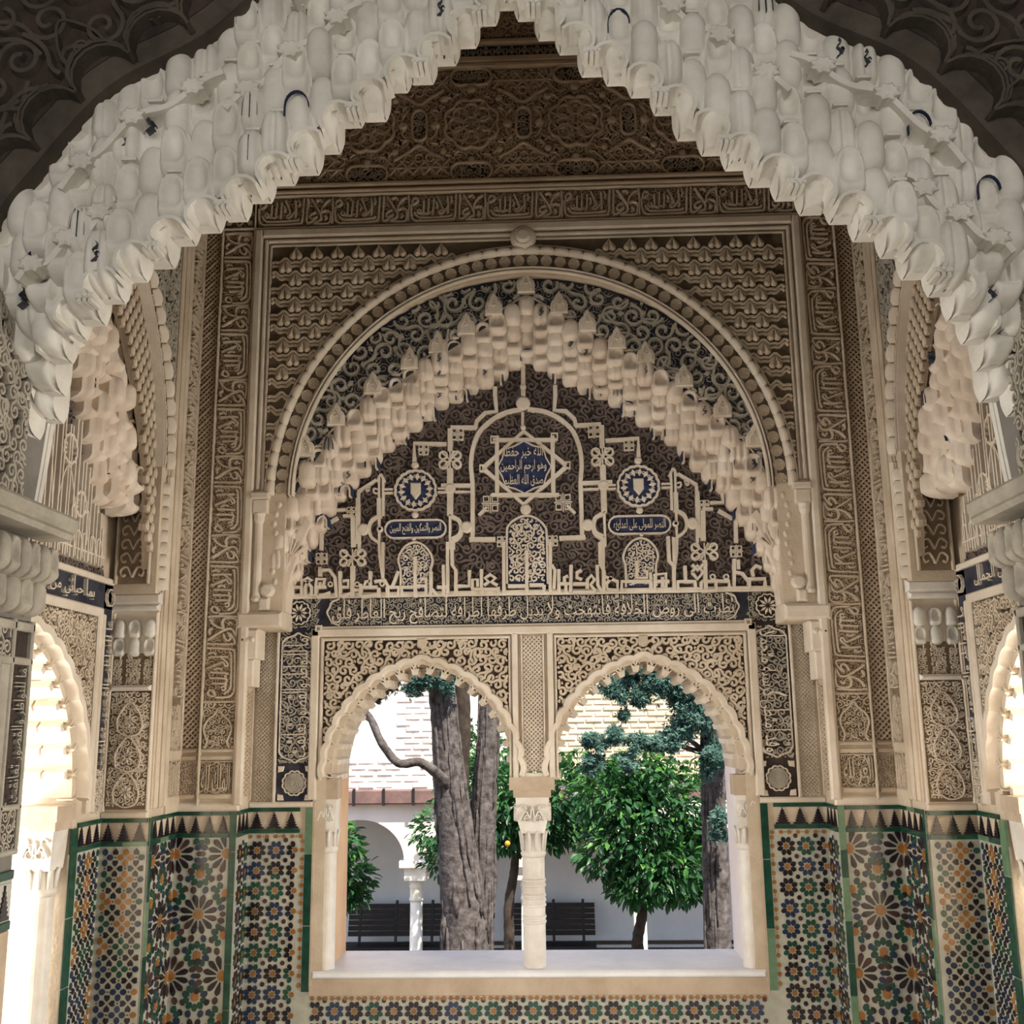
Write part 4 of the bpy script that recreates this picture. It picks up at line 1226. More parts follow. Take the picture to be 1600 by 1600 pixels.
for k in range(-3, 4):
    for zc in (4.417, 4.96):
        a = .272 * (2 * k + 1) if True else 0
        if abs(a) > 1.45: continue
        ribbon(A, BM, rr(a, zc, .108, .048), .014, .024, closed=True); 
        q = rr(a, zc, .10, .041); D.add(BM.P(q[:, 0], q[:, 1], .005), [tuple(range(len(q)))])
        lettering(Lt, BM, 'ولا غالب الا الله', a - .088, a + .088, zc - .03, zc + .034, .016, 1.3)
    a = .545 * k
    if abs(a) < 1.5:
        ribbon(A, BM, rr(a, 4.685, .038, .088), .014, .024, closed=True)
        q = rr(a, 4.685, .031, .081); D.add(BM.P(q[:, 0], q[:, 1], .005), [tuple(range(len(q)))])
        for j in range(4): rosette(Lt, BM, a, 4.625 + j * .04, .02, 6, .014)
        for s in (-1, 1):
            plate(A, BM, arc(a + s * .085, 4.685, .026, 0, 330, 10), .026, .012)
            ribbon(A, BM, smooth([(a + s * .06, 4.60), (a + s * .09, 4.64), (a + s * .085, 4.685), (a + s * .09, 4.73), (a + s * .06, 4.77)], 4), .015, .020)
    a = .272 * (2 * k + 1)
    if abs(a) < 1.5:
        # eight-lobed interlace round a small star
        for j in range(8):
            an = j * math.pi / 4
            ribbon(A, BM, arc(a + .078 * math.cos(an), 4.685 + .078 * math.sin(an), .040, 0, 330, 11), .013, .020, closed=True)
            rosette(A, BM, a + .078 * math.cos(an), 4.685 + .078 * math.sin(an), .024, 6, .012)
            p = np.array([a, 4.685]); d = np.array([math.cos(an + .39), math.sin(an + .39)])
            ribbon(A, BM, [p + d * .02, p + d * .15], .011, .018)
        lobed_ring(A, BM, a, 4.685, .128, 8, .018, .016, .024)
        rosette(A, BM, a, 4.685, .024, 8, .018)
        for sx in (-1, 1):
            for sz in (-1, 1):
                for dx, dz in ((.172, .095), (.10, .165)):
                    c = np.array([a + sx * dx, 4.685 + sz * dz])
                    q = []
                    for j in range(4):
                        a1 = j * math.pi / 2 + .3
                        q += [c + .034 * np.array([math.cos(a1), math.sin(a1)]), c + .013 * np.array([math.cos(a1 + .785), math.sin(a1 + .785)])]
                    q = np.array(q); D.add(BM.P(q[:, 0], q[:, 1], .006), [tuple(range(8))])
                    ribbon(A, BM, q, .008, .022, closed=True)
                plate(A, BM, arc(a + sx * .145, 4.685 + sz * .148, .02, 0, 330, 9), .024, .01)
        for sz in (-1, 1): plate(A, BM, arc(a, 4.685 + sz * .205, .026, 0, 330, 10), .024, .012)
    a = .545 * k
    if abs(a) < 1.5:
        for sz, z0 in ((1, 4.40), (-1, 4.975)):
            # star interlace between the cartouches
            for j in range(5):
                x = a - .12 + j * .06
                ribbon(A, BM, [(x - .04, z0 + sz * .0), (x + .04, z0 + sz * .09)], .011, .018); ribbon(A, BM, [(x + .04, z0), (x - .04, z0 + sz * .09)], .011, .018)
            ribbon(A, BM, [(a - .15, z0 + sz * .045), (a + .15, z0 + sz * .045)], .013, .019)
            ribbon(A, BM, smooth([(a - .13, z0 + sz * .09), (a - .06, z0 + sz * .13), (a, z0 + sz * .17), (a + .06, z0 + sz * .13), (a + .13, z0 + sz * .09)], 5), .017, .022)
            for j in (-1, 0, 1): ribbon(A, BM, arc(a + j * .055, z0 + sz * .10, .022, 0, 330, 8), .010, .016, closed=True)
fl = Acc()
scrolls(fl, BM, lambda a, b: (abs(a) < 1.645) & (b > 4.38) & (b < 5.0), (-1.64, 1.64, 4.38, 5.0), .046, .010, .010, 31, leaf=.5)
scrolls(fl, BM, lambda a, b: (abs(a) < 1.645) & (b > 5.19) & (b < 5.72), (-1.64, 1.64, 5.19, 5.72), .06, .010, .012, 32)
obj('panel_scrolls', fl, 'plaster_brown', ub)
obj('panel_interlace', A, 'plaster_brown', ub); obj('cartouche_ground', D, 'ground_dark', ub); obj('cartouche_lettering', Lt, 'relief_grey', ub)
A = Acc(); fbox(A, BM, -1.655, 1.655, 5.078, 5.142, 0, .002); obj('frieze_ground', A, 'ground_dark', wall_back)
A = Acc(); x = -1.62
while x < 1.63:
    ribbon(A, BM, [(x - .034, 5.08), (x, 5.132), (x + .034, 5.08)], .010, .018)
    plate(A, BM, [(x, 5.115), (x - .014, 5.10), (x, 5.082), (x + .014, 5.10)], .016, .003)
    rosette(A, BM, x + .034, 5.105, .022, 6, .016)
    x += .068
obj('leaf_frieze', A, 'relief_grey', wall_back)

# ------------------------------------------------------------------ lunette on the back wall
def bead_arch(root, F, path, n, L, W, hh, flip=1, disc=True, off=.05, dr=.03):
    """row of beads along the arch with rosette discs and fine mouldings on the inside"""
    P = resample(path, n * 2 + 1)
    for k in range(n):
        p = P[2 * k + 1]; d = P[2 * k + 2] - P[2 * k]; an = math.atan2(d[1], d[0])
        inst('bead', BEAD, None, root, basis=frame_basis(F, p[0], p[1], hh, an, L, W, .05))
        if disc:
            nn = np.array([-math.sin(an), math.cos(an)])
            q = p - nn * off
            inst('rosette', DISC, None, root, basis=frame_basis(F, q[0], q[1], .004, an, dr, dr, .03))
    A = Acc()
    Pf = resample(path, 120); t = np.gradient(Pf, axis=0); L_ = np.hypot(*t.T); nn = np.stack([-t[:, 1] / L_, t[:, 0] / L_], 1)
    ph = np.abs(np.sin(np.linspace(0, math.pi * n, 120)))
    ribbon(A, F, resample(path, n * 8) + 0, .010, .030, -.01)
    ribbon(A, F, Pf - nn * (off + dr + .012), .010, .030, -.02); ribbon(A, F, Pf - nn * (off + dr + .026), .010, .022, -.02)
    ribbon(A, F, Pf + nn * .030, .008, .016, -.01)
    obj('arch_fillets', A, 'plaster_pale', root)
def strip_poly(outer, inner): return [tuple(p) for p in outer] + [tuple(p) for p in inner[::-1]]

lun = thing('stalactite_lunette', (0, .1, 2.1), 'large honey-coloured stalactite lunette arch with beaded rim above the twin windows', 'arch')
bpath = gothic(1.262, 3.965 - SP_BM, 40, 0, SP_BM)
bead_arch(lun, BM, bpath, 54, .072, .050, .006)
M_OUT = smooth([(-1.24, 2.40), (-1.215, 2.62), (-1.165, 2.78), (-1.09, 2.92), (-.985, 3.06), (-.79, 3.245), (-.59, 3.385), (-.45, 3.47), (-.305, 3.565), (-.175, 3.65), (-.0, 3.76)], 5)
M_IN = smooth([(-1.21, 2.27), (-1.145, 2.41), (-1.05, 2.59), (-.97, 2.72), (-.86, 2.835), (-.73, 2.985), (-.60, 3.08), (-.44, 3.215), (-.275, 3.29), (-.145, 3.36), (0.0, 3.46)], 5)
mo, mi = both(M_OUT), both(M_IN)
# blue arabesque band
A = Acc()
ring_o = gothic(1.195, 3.85 - SP_BM, 30, 0, SP_BM)
ring_o = np.concatenate([[(-1.195, 2.35)], ring_o, [(1.195, 2.35)]])
mid = resample(mo, 80) * .85 + resample(mi, 80) * .15; mid = resample(mid, 60)
q = np.array(strip_poly(resample(ring_o, 60), mid)); A.add(BM.P(q[:, 0], q[:, 1], -.045), [(i, i + 1, 118 - i, 119 - i) for i in range(59)])
ab = obj('arabesque_ground', A, 'ground_blue', lun)
test_ring = in_poly([tuple(p) for p in gothic(1.175, 3.83 - SP_BM, 30, 0, SP_BM)] + [(1.2, 2.5), (-1.2, 2.5)])
test_in = in_poly([tuple(p) for p in mo] + [(1.2, 2.3), (-1.2, 2.3)])
A = Acc()
scrolls(A, BM, lambda a, b: test_ring(a, b) & ~test_in(a, b), (-1.2, 1.2, 2.7, 3.85), .105, .019, -.022, 51, -.045, 1.15, .55, 9)
scrolls(A, BM, lambda a, b: test_ring(a, b) & ~test_in(a, b), (-1.2, 1.2, 2.7, 3.85), .06, .004, -.038, 52, -.045, 1.4, .3, 7)
obj('arabesque_scrolls', A, 'relief_grey', lun)
A = Acc(); rosette(A, BM, -.01, 3.80, .03, 8, -.015, -.045); lobed_ring(A, BM, -.01, 3.80, .032, 8, .006, .008, -.012, -.045); obj('crown_rosette', A, 'plaster', lun)
A = Acc(); q1, q2 = resample(mi, 60), resample(mo, 60)
A.add(np.concatenate([BI.P(q1[:, 0], q1[:, 1] + .03, .02), BI.P(q2[:, 0], q2[:, 1], .15)]), [(i, i + 1, 61 + i, 60 + i) for i in range(59)])
obj('cell_backing', A, 'plaster_honey', lun)
nc = muqarnas(lun, BI, mi + [0, .045], mo - [0, .01], 4, .035, .15, .084, .092, 'plaster_honey', 61, 1.0, 1.15, .18, .45)
# trefoil merlons along the outer edge
for (x, z) in ((-1.105, 2.985), (-.955, 3.14), (-.775, 3.30), (-.59, 3.425), (-.45, 3.505), (-.305, 3.60), (-.165, 3.70), (0, 3.815)):
    for s in ((-1, 1) if x else (1,)):
        inst('merlon', MERLON, None, lun, basis=frame_basis(BM, s * x, z - .02, -.03, 0, .088, .095, .10))
# inner edge arches that frame small dark openings
A = Acc(); ribbon(A, lib, np.concatenate([[(-.022, -.034)], arc(0, 0, .022, 180, 0, 7), [(.022, -.034)]]), .014, .075, .0); EA = A.mesh('edge_arch'); EA.materials.append(MAT['plaster_honey'])
A = Acc(); ribbon(A, lib, np.concatenate([[(-.034, -.03)], arc(0, 0, .034, 180, 0, 7), [(.034, -.03)]]), .006, .070, .0); EO = A.mesh('edge_outline'); EO.materials.append(MAT['paint_blue'])
for k, q in enumerate(resample(mi, 19)):
    if k in (0, 18): continue
    e = inst('edge_arch', EA, None, lun, basis=frame_basis(BI, q[0], q[1], 0)); inst('edge_outline', EO, None, e, basis=frame_basis(BI, q[0], q[1], 0))
# springing blocks, shell and bead string at both feet of the lunette
for s in (-1, 1):
    A = Acc()
    for k in range(9):
        z = 2.30 + k * .047
        a = s * (1.235 + .012 * math.sin(k * 1.3))
        inst('bead', BEAD, None, lun, basis=frame_basis(BM, a, z, -.03, math.pi / 2, .045, .045 * s, .06))
    o = [(s * 1.19, 2.16), (s * 1.245, 2.16), (s * 1.245, 2.30), (s * 1.215, 2.44), (s * 1.10, 2.62), (s * 1.08, 2.60), (s * 1.14, 2.45), (s * 1.18, 2.30)]
    slab(A, BI, o, 0, .13)
    for k in range(8):
        an = math.radians(35 + k * 16) if s > 0 else math.radians(145 - k * 16)
        ribbon(A, BI, [(s * 1.175 + .018 * math.cos(an), 2.42 + .018 * math.sin(an)), (s * 1.175 + .085 * math.cos(an), 2.42 + .10 * math.sin(an))], .012, .15, .05)
    obj('springer', A, 'plaster_honey', lun)
    # small engaged colonette, impost and corbel between lunette and frame
    A = Acc()
    lathe(A, s * 1.315, -.006, [(.022, 2.20), (.028, 2.215), (.02, 2.23), (.019, 2.58), (.026, 2.60), (.026, 2.615), (.03, 2.63)], 12)
    a0, a1 = sorted((s * 1.27, s * 1.345)); fbox(A, BM, a0, a1, 2.63, 2.70, -.01, .03, .006); fbox(A, BM, a0 - .01, a1 + .005, 2.70, 2.735, -.01, .04, .006)
    a0, a1 = sorted((s * 1.25, s * 1.30)); fbox(A, BM, a0, a1, 2.16, 2.22, -.05, .03, .01)
    plate(A, BM, arc(s * 1.262, 2.255, .035, 0, 330, 12), .03, .012)
    obj('engaged_colonette', A, 'plaster_pale', lun, False)
    A = Acc()
    a0, a1 = sorted((s * 1.185, s * 1.40)); fbox(A, BM, a0, a1, 2.075, 2.15, -.19, .035, .012)
    a0, a1 = sorted((s * 1.30, s * 1.385)); fbox(A, BM, a0, a1, 1.93, 2.07, -.12, .018, .008)
    a0, a1 = sorted((s * 1.315, s * 1.38)); fbox(A, BM, a0, a1, 1.80, 1.93, -.10, .010, .008)
    for k in range(3): plate(A, BM, arc(s * (1.325 + k * .022), 2.02, .014, 0, 330, 8), .03, .008)
    obj('impost', A, 'plaster_pale', lun)

# ------------------------------------------------------------------ tympanum
tym_poly = [tuple(p + [0, .05]) for p in mi]
A = Acc(); q = np.array(tym_poly + [(1.26, 2.262), (-1.26, 2.262)]); A.add(BI.P(q[:, 0], q[:, 1], .002), [tuple(range(len(q)))])
tym = obj('tympanum_ground', A, 'ground_dark', wall_back)
tt = in_poly(tym_poly + [(1.25, 2.27), (-1.25, 2.27)])
A = Acc()
scrolls(A, BI, tt, (-1.25, 1.25, 2.28, 3.45), .062, .015, .012, 71, 0, 1.25, .7, 7)
obj('tympanum_scrolls', A, 'ground_grey', tym)
K = Acc()       # pale strapwork and kufic letters
BL = Acc()      # blue grounds
W1 = .020; HK = .030
def cropmap(ox, oy, s): return lambda pts: np.array([BI.pix(ox + x / s, oy + y / s) for x, y in pts])
cA, cB, cC, cD, cE = cropmap(690, 600, 6.154), cropmap(560, 660, 8.0), cropmap(440, 780, 6.154), cropmap(690, 780, 6.154), cropmap(940, 780, 5.714)
AX = -.016
def st(cm, pts, w=W1, sm=False, mir=True, h=HK, acc=None):
    p = cm(pts)
    if sm: p = smooth(p, 6)
    w = w * 1.28
    ribbon(acc or K, BI, p, w, h, top=.72)
    if mir: ribbon(acc or K, BI, np.stack([2 * AX - p[:, 0], p[:, 1]], 1), w, h, top=.72)
def knot(cm, cx, cy, sx, sy, mir=True):
    c = cm([(cx, cy)])[0]; e = cm([(cx + sx, cy + sy)])[0]
    hx, hz = abs(e[0] - c[0]) / 2, abs(e[1] - c[1]) / 2
    for m in ((0, 1) if mir else (0,)):
        x0 = c[0] if not m else 2 * AX - c[0]
        for i in (-1, 1):
            for j in (-1, 1):
                ribbon(K, BI, arc(x0 + i * hx * .62, c[1] + j * hz * .5, hz * .42, 0, 330, 10), .015, HK + .002, closed=True)
        for j in (-1, 1):
            ribbon(K, BI, [(x0 - hx * .7, c[1] - j * hz * .8), (x0 + hx * .7, c[1] + j * hz * .8)], .014, HK)
            ribbon(K, BI, [(x0 + j * hx * .05 - hx * .3, c[1] - hz), (x0 + j * hx * .05 + hx * .3, c[1] + hz)], .009, HK)
        ribbon(K, BI, [(x0, c[1] - hz), (x0, c[1] + hz)], .010, HK)
def disc(cm, cx, cy, r, mir=True):
    c = cm([(cx, cy)])[0]; R = abs(cm([(cx + r, cy)])[0][0] - c[0])
    for m in ((0, 1) if mir else (0,)):
        x0 = c[0] if not m else 2 * AX - c[0]
        plate(K, BI, arc(x0, c[1], R, 0, 340, 14), HK + .006, .008)
# central arch and its finial
st(cA, [(300, 1490), (300, 1000), (285, 800), (300, 640), (360, 480), (480, 360), (620, 285), (785, 252)], sm=True)
disc(cA, 785, 200, 68, False)
st(cA, [(785, 130), (785, -60), (785, -170)], mir=False); disc(cA, 785, 40, 30, False)
st(cA, [(780, 285), (780, 420)], .013, mir=False); disc(cA, 785, 430, 26, False)
# eight-pointed star frame and inscription
st(cA, [(495, 548), (1105, 548)], mir=False); st(cA, [(480, 1075), (1130, 1075)], mir=False)
st(cA, [(535, 510), (535, 1090)], mir=False); st(cA, [(1065, 510), (1075, 1090)], mir=False)
st(cA, [(400, 815), (790, 465), (1200, 790)], mir=False); st(cA, [(400, 815), (790, 1165), (1200, 800)], mir=False)
for cx, cy in ((505, 545), (1085, 515), (400, 820), (1205, 790)):
    p = cA([(cx - 28, cy - 28), (cx + 28, cy - 28), (cx + 28, cy + 28), (cx - 28, cy + 28)]); ribbon(K, BI, p, .012, HK + .003, closed=True)
ctr = cA([(795, 810)])[0]
q = []
for k in range(16):
    an = k * math.pi / 8; r_ = .136 if k % 2 == 0 else .120
    q.append((ctr[0] + r_ * math.cos(an), ctr[1] + r_ * math.sin(an)))
q = np.array(q); BL.add(BI.P(q[:, 0], q[:, 1], .020), [tuple(range(16))])
ribbon(K, BI, q * 1.0, .010, HK, closed=True)
sp = cA([(560, 610), (1020, 1010)])
x0, x1 = sp[0][0], sp[1][0]; z1, z0 = sp[0][1], sp[1][1]; dz = (z1 - z0) / 3
TX = Acc()
lettering(TX, BI, 'الله خير حفظا', x0 + .022, x1 - .022, z1 - dz + .006, z1 + .004, .032, 1.4, .02)
lettering(TX, BI, 'وهو ارحم الراحمين', x0 + .004, x1 - .004, z0 + dz + .004, z0 + 2 * dz, .032, 1.4, .02)
lettering(TX, BI, 'صدق الله العظيم', x0 + .022, x1 - .022, z0, z0 + dz - .002, .032, 1.4, .02)
# square-kufic blocks beside the star
def block(cm, x, y, s, mir=True):
    for m in ((0, 1) if mir else (0,)):
        def q(pts):
            p = cm(pts)
            return np.stack([2 * AX - p[:, 0], p[:, 1]], 1) if m else p
        for dx in (0, 1):
            for dy in (0, 1):
                ribbon(K, BI, q([(x + dx * s, y + dy * s), (x + dx * s + s * .6, y + dy * s), (x + dx * s + s * .6, y + dy * s + s * .6), (x + dx * s, y + dy * s + s * .6)]), .010, HK, closed=True)
        ribbon(K, BI, q([(x - s * .2, y + s * .8), (x + s * 1.8, y + s * .8)]), .008, HK); ribbon(K, BI, q([(x + s * .8, y - s * .2), (x + s * .8, y + s * 1.8)]), .008, HK)
block(cA, 405, 1090, 85); st(cA, [(440, 1190), (360, 1270)], .014)
disc(cA, 810, 1215, 52, False); st(cA, [(790, 1165), (830, 1200)], mir=False)
# bars, roundels and knots between centre and sides
st(cA, [(85, 820), (85, 1260)], .024); st(cA, [(85, 440), (85, 660)], .024)
st(cA, [(300, 985), (0, 985)]); st(cA, [(300, 1045), (130, 1045)], .010); disc(cA, 85, 1015, 52)
knot(cA, 85, 740, 210, 170)
st(cA, [(340, 440), (330, 420), (340, 370), (420, 290), (530, 275), (515, 120), (515, 40)], sm=False); st(cA, [(340, 430), (90, 430)])
block(cA, 105, 440, 65)
st(cA, [(100, 1285), (170, 1320), (190, 1390), (170, 1460), (100, 1500)], sm=True); disc(cA, 245, 1385, 58)
st(cA, [(270, 1500), (520, 1500)], .022); block(cA, 540, 1480, 55)
# shield roundel, cartouche, side straps
def ringpts(c, R, n=16, amp=.0): return None
for m in (0, 1):
    c = cB([(720, 860)])[0]; x0 = c[0] if not m else 2 * AX - c[0]
    R = abs(cB([(720 + 262, 860)])[0][0] - c[0])
    lobed_ring(K, BI, x0, c[1], R * .93, 18, .005, .016, HK)
    q = arc(x0, c[1], R * .90, 0, 345, 24); BL.add(BI.P(q[:, 0], q[:, 1], .014), [tuple(range(24))])
    sh = (cB([(660, 770), (785, 770), (785, 900), (722, 978), (660, 900)]) - c) + [x0, c[1]]
    plate(K, BI, sh, HK + .004, .006)
    for j in range(14):
        an = j * 2 * math.pi / 14 + .1
        d = np.array([math.cos(an), math.sin(an)]); e = np.array([-d[1], d[0]]); pc = np.array([x0, c[1]]) + d * R * .68
        plate(K, BI, [pc - d * .02, pc + e * .012, pc + d * .019, pc - e * .012], HK - .004, .003, .014)
        ribbon(K, BI, arc(pc[0] + e[0] * .012, pc[1] + e[1] * .012, .007, 0, 300, 6), .005, HK - .006, .014)
    # cartouche
    cc = cB([(720, 1340)])[0]; xx = cc[0] if not m else 2 * AX - cc[0]
    hw = abs(cB([(1100, 1340)])[0][0] - cc[0]); hh = abs(cB([(720, 1450)])[0][1] - cc[1])
    ribbon(K, BI, rr(xx, cc[1], hw, hh, 8), .013, HK, closed=True)
    q = rr(xx, cc[1], hw * .96, hh * .9, 8); BL.add(BI.P(q[:, 0], q[:, 1], .014), [tuple(range(len(q)))])
    lettering(TX, BI, 'النصر والتمكين والفتح المبين' if m == 0 else 'النصر للمولى على اعدائه', xx - hw * .84, xx + hw * .84, cc[1] - hh * .62, cc[1] + hh * .66, .028, 1.5, .014)
    # keyhole niche below with flowers
    nc_ = cC([(1150, 880), (1150, 690), (1128, 600), (1150, 520), (1210, 450), (1290, 420), (1370, 450), (1430, 520), (1455, 600), (1435, 690), (1440, 880)])
    if m: nc_ = np.stack([2 * AX - nc_[:, 0], nc_[:, 1]], 1)
    ribbon(K, BI, smooth(nc_, 4), .015, HK)
    BL.add(BI.P(nc_[:, 0], nc_[:, 1], .012), [tuple(range(len(nc_)))])
    tn = in_poly(inset(nc_, .008))
    scrolls(K, BI, tn, (nc_[:, 0].min(), nc_[:, 0].max(), nc_[:, 1].min(), nc_[:, 1].max()), .034, .008, HK - .006, 81 + m, .012, 1.1, 1.0)
disc(cB, 715, 550, 45); disc(cB, 715, 1168, 42); disc(cB, 700, 1465, 24)
st(cB, [(268, 680), (268, 1600)], .012); st(cB, [(318, 700), (318, 1180)], .012); st(cB, [(318, 1510), (318, 1600)], .012); st(cB, [(290, 660), (240, 760)], .012); st(cB, [(290, 660), (340, 760)], .012)
st(cB, [(1128, 600), (1128, 1180)], .012); st(cB, [(1172, 600), (1172, 1180)], .012); st(cB, [(1150, 1180), (1150, 1600)], .012); st(cB, [(1195, 1500), (1195, 1600)], .012)
st(cB, [(330, 850), (440, 850)], .010); st(cB, [(330, 895), (440, 895)], .010)
st(cB, [(1000, 840), (1130, 840)], .010); st(cB, [(1000, 885), (1130, 885)], .010)
st(cB, [(250, 1185), (170, 1240), (140, 1340), (170, 1440), (250, 1505)], .015, True)
st(cB, [(1190, 1185), (1270, 1240), (1295, 1340), (1270, 1440), (1190, 1500)], .015, True)
st(cB, [(705, 510), (705, 275), (1110, 285)]); block(cB, 765, 300, 70)
st(cB, [(0, 880), (235, 730)], .016); st(cB, [(8, 890), (20, 1600)], .014)
st(cB, [(150, 850), (110, 870), (120, 830), (160, 830)], .008, True); st(cB, [(250, 900), (205, 890), (205, 840), (250, 850)], .008, True)
disc(cB, 280, 1345, 40)
# lower side straps
st(cC, [(390, 500), (390, 285), (550, 185)], .018); st(cC, [(505, 0), (505, 112), (630, 112)], .018); st(cC, [(600, 170), (700, 170)], .016)
st(cC, [(695, 180), (700, 470)], .026); st(cC, [(735, 0), (735, 440)], .014); knot(cC, 690, 570, 270, 160); st(cC, [(690, 650), (690, 950)], .022)
block(cC, 345, 530, 60); st(cC, [(380, 660), (378, 750)], .018)
block(cC, 640, 90, 50)
st(cC, [(930, 185), (870, 230), (850, 300), (870, 370), (940, 425)], .014, True); disc(cC, 795, 300, 58); disc(cC, 955, 298, 30)
st(cC, [(945, 0), (945, 190)], .024); st(cC, [(945, 425), (950, 560), (980, 760)], .014); st(cC, [(978, 425), (978, 770)], .014)
# central keyhole niche
kp = cD([(630, 820), (630, 340), (650, 255), (720, 195), (820, 165), (915, 195), (985, 260), (1010, 350), (1022, 820)])
ribbon(K, BI, smooth(kp, 4), .016, HK); BL.add(BI.P(kp[:, 0], kp[:, 1], .012), [tuple(range(len(kp)))])
scrolls(K, BI, in_poly(inset(kp, .01)), (kp[:, 0].min(), kp[:, 0].max(), kp[:, 1].min(), kp[:, 1].max()), .040, .010, HK - .004, 85, .012, 1.1, 1.0)
# kufic line along the foot, traced
def kl(cm, L, w=.0165):
    for p in L: st(cm, p, w, False, False, HK + .003)
kl(cC, [[(110, 715), (118, 945)], [(118, 852), (205, 852), (205, 778), (150, 778)], [(205, 852), (205, 932), (240, 932), (240, 852), (262, 805), (222, 785), (262, 765), (302, 785), (262, 805), (300, 852), (300, 930), (342, 930), (342, 852)],
        [(342, 852), (348, 775), (425, 775), (412, 852)], [(382, 805), (382, 852)], [(342, 852), (440, 852)], [(390, 690), (470, 688), (525, 760), (540, 950)], [(570, 700), (575, 950)], [(575, 852), (650, 852), (650, 785), (600, 795)],
        [(770, 820), (765, 950)], [(700, 880), (765, 880)], [(590, 945), (690, 905)], [(860, 700), (860, 852), (800, 852), (818, 800), (860, 795)], [(770, 852), (930, 852)], [(900, 800), (1000, 785), (1035, 852)], [(940, 860), (945, 950)],
        [(1022, 852), (1027, 950)], [(1030, 852), (1130, 852), (1130, 932), (1162, 932), (1162, 852), (1275, 852)], [(1070, 852), (1130, 700)], [(1290, 560), (1290, 950)], [(1305, 840), (1395, 840), (1395, 770), (1340, 780)], [(1395, 852), (1395, 925), (1440, 925), (1440, 700)], [(1440, 860), (1500, 930)],
        [(1500, 852), (1600, 852)], [(1560, 700), (1565, 852)], [(1560, 852), (1560, 930), (1600, 930)], [(350, 950), (480, 905)], [(780, 945), (930, 925)]])
for c in ((480, 825), (735, 825), (975, 820)):
    p = cC([c])[0]; ribbon(K, BI, arc(p[0], p[1], .011, 0, 330, 8), .011, HK + .003, closed=True)
kl(cD, [[(22, 640), (28, 915), (62, 915), (62, 420)], [(100, 400), (105, 640), (140, 690), (140, 930)], [(150, 840), (270, 840), (270, 690)], [(300, 872), (300, 780), (350, 780), (350, 850)], [(385, 680), (388, 872)], [(290, 872), (560, 872)], [(395, 872), (395, 925)],
        [(410, 835), (455, 800), (420, 765), (470, 730), (520, 765), (480, 800), (540, 835)], [(548, 850), (550, 908), (600, 908), (600, 420)], [(640, 840), (815, 840)], [(820, 500), (820, 905)], [(845, 830), (985, 830)], [(985, 830), (988, 900), (1045, 900), (1045, 420)], [(1060, 640), (1090, 690), (1080, 870)],
        [(1125, 680), (1128, 900)], [(1125, 820), (1250, 820)], [(1180, 820), (1180, 760), (1215, 745)], [(1245, 640), (1240, 900), (1195, 900), (1195, 830)], [(1350, 780), (1300, 760), (1300, 710), (1345, 690)], [(1260, 820), (1400, 820)], [(1400, 870), (1400, 780), (1440, 740), (1470, 780), (1430, 830), (1470, 880), (1470, 900), (1260, 900)],
        [(1495, 640), (1500, 830), (1540, 900)], [(1520, 420), (1525, 640), (1560, 700), (1560, 900)]])
kl(cE, [[(10, 350), (15, 830)], [(30, 700), (140, 740), (140, 820), (50, 810), (40, 760), (90, 700)], [(175, 830), (178, 740), (300, 740)], [(310, 560), (312, 710), (400, 710), (400, 650), (370, 650)], [(300, 740), (440, 740)], [(430, 660), (440, 810), (470, 810), (470, 680), (570, 670), (570, 790), (540, 790), (540, 700)],
        [(590, 340), (600, 560), (640, 600), (640, 740)], [(640, 350), (645, 820)], [(470, 740), (600, 740)], [(675, 820), (675, 740), (760, 740)], [(740, 600), (745, 740)], [(760, 740), (830, 740), (835, 805), (880, 805), (885, 740)], [(800, 660), (850, 600), (900, 660), (850, 720), (800, 660)], [(800, 590), (850, 640), (900, 590)],
        [(885, 740), (1130, 735), (1135, 790), (1175, 790), (1180, 540)], [(1015, 720), (1015, 820), (890, 825)], [(1140, 800), (1310, 800)], [(1190, 660), (1250, 670), (1290, 720), (1450, 715), (1455, 800)], [(1310, 720), (1310, 800)], [(1420, 620), (1370, 600), (1335, 640), (1345, 700)]])
for c in ((985, 700), (1105, 700)):
    p = cE([c])[0]; ribbon(K, BI, arc(p[0], p[1], .012, 0, 330, 8), .012, HK + .003, closed=True)
obj('strapwork', K, 'plaster_pale', tym); obj('painted_ground', BL, 'paint_blue', tym); obj('inscription', TX, 'plaster_pale', tym)
# ------------------------------------------------------------------ window wall
A = Acc()
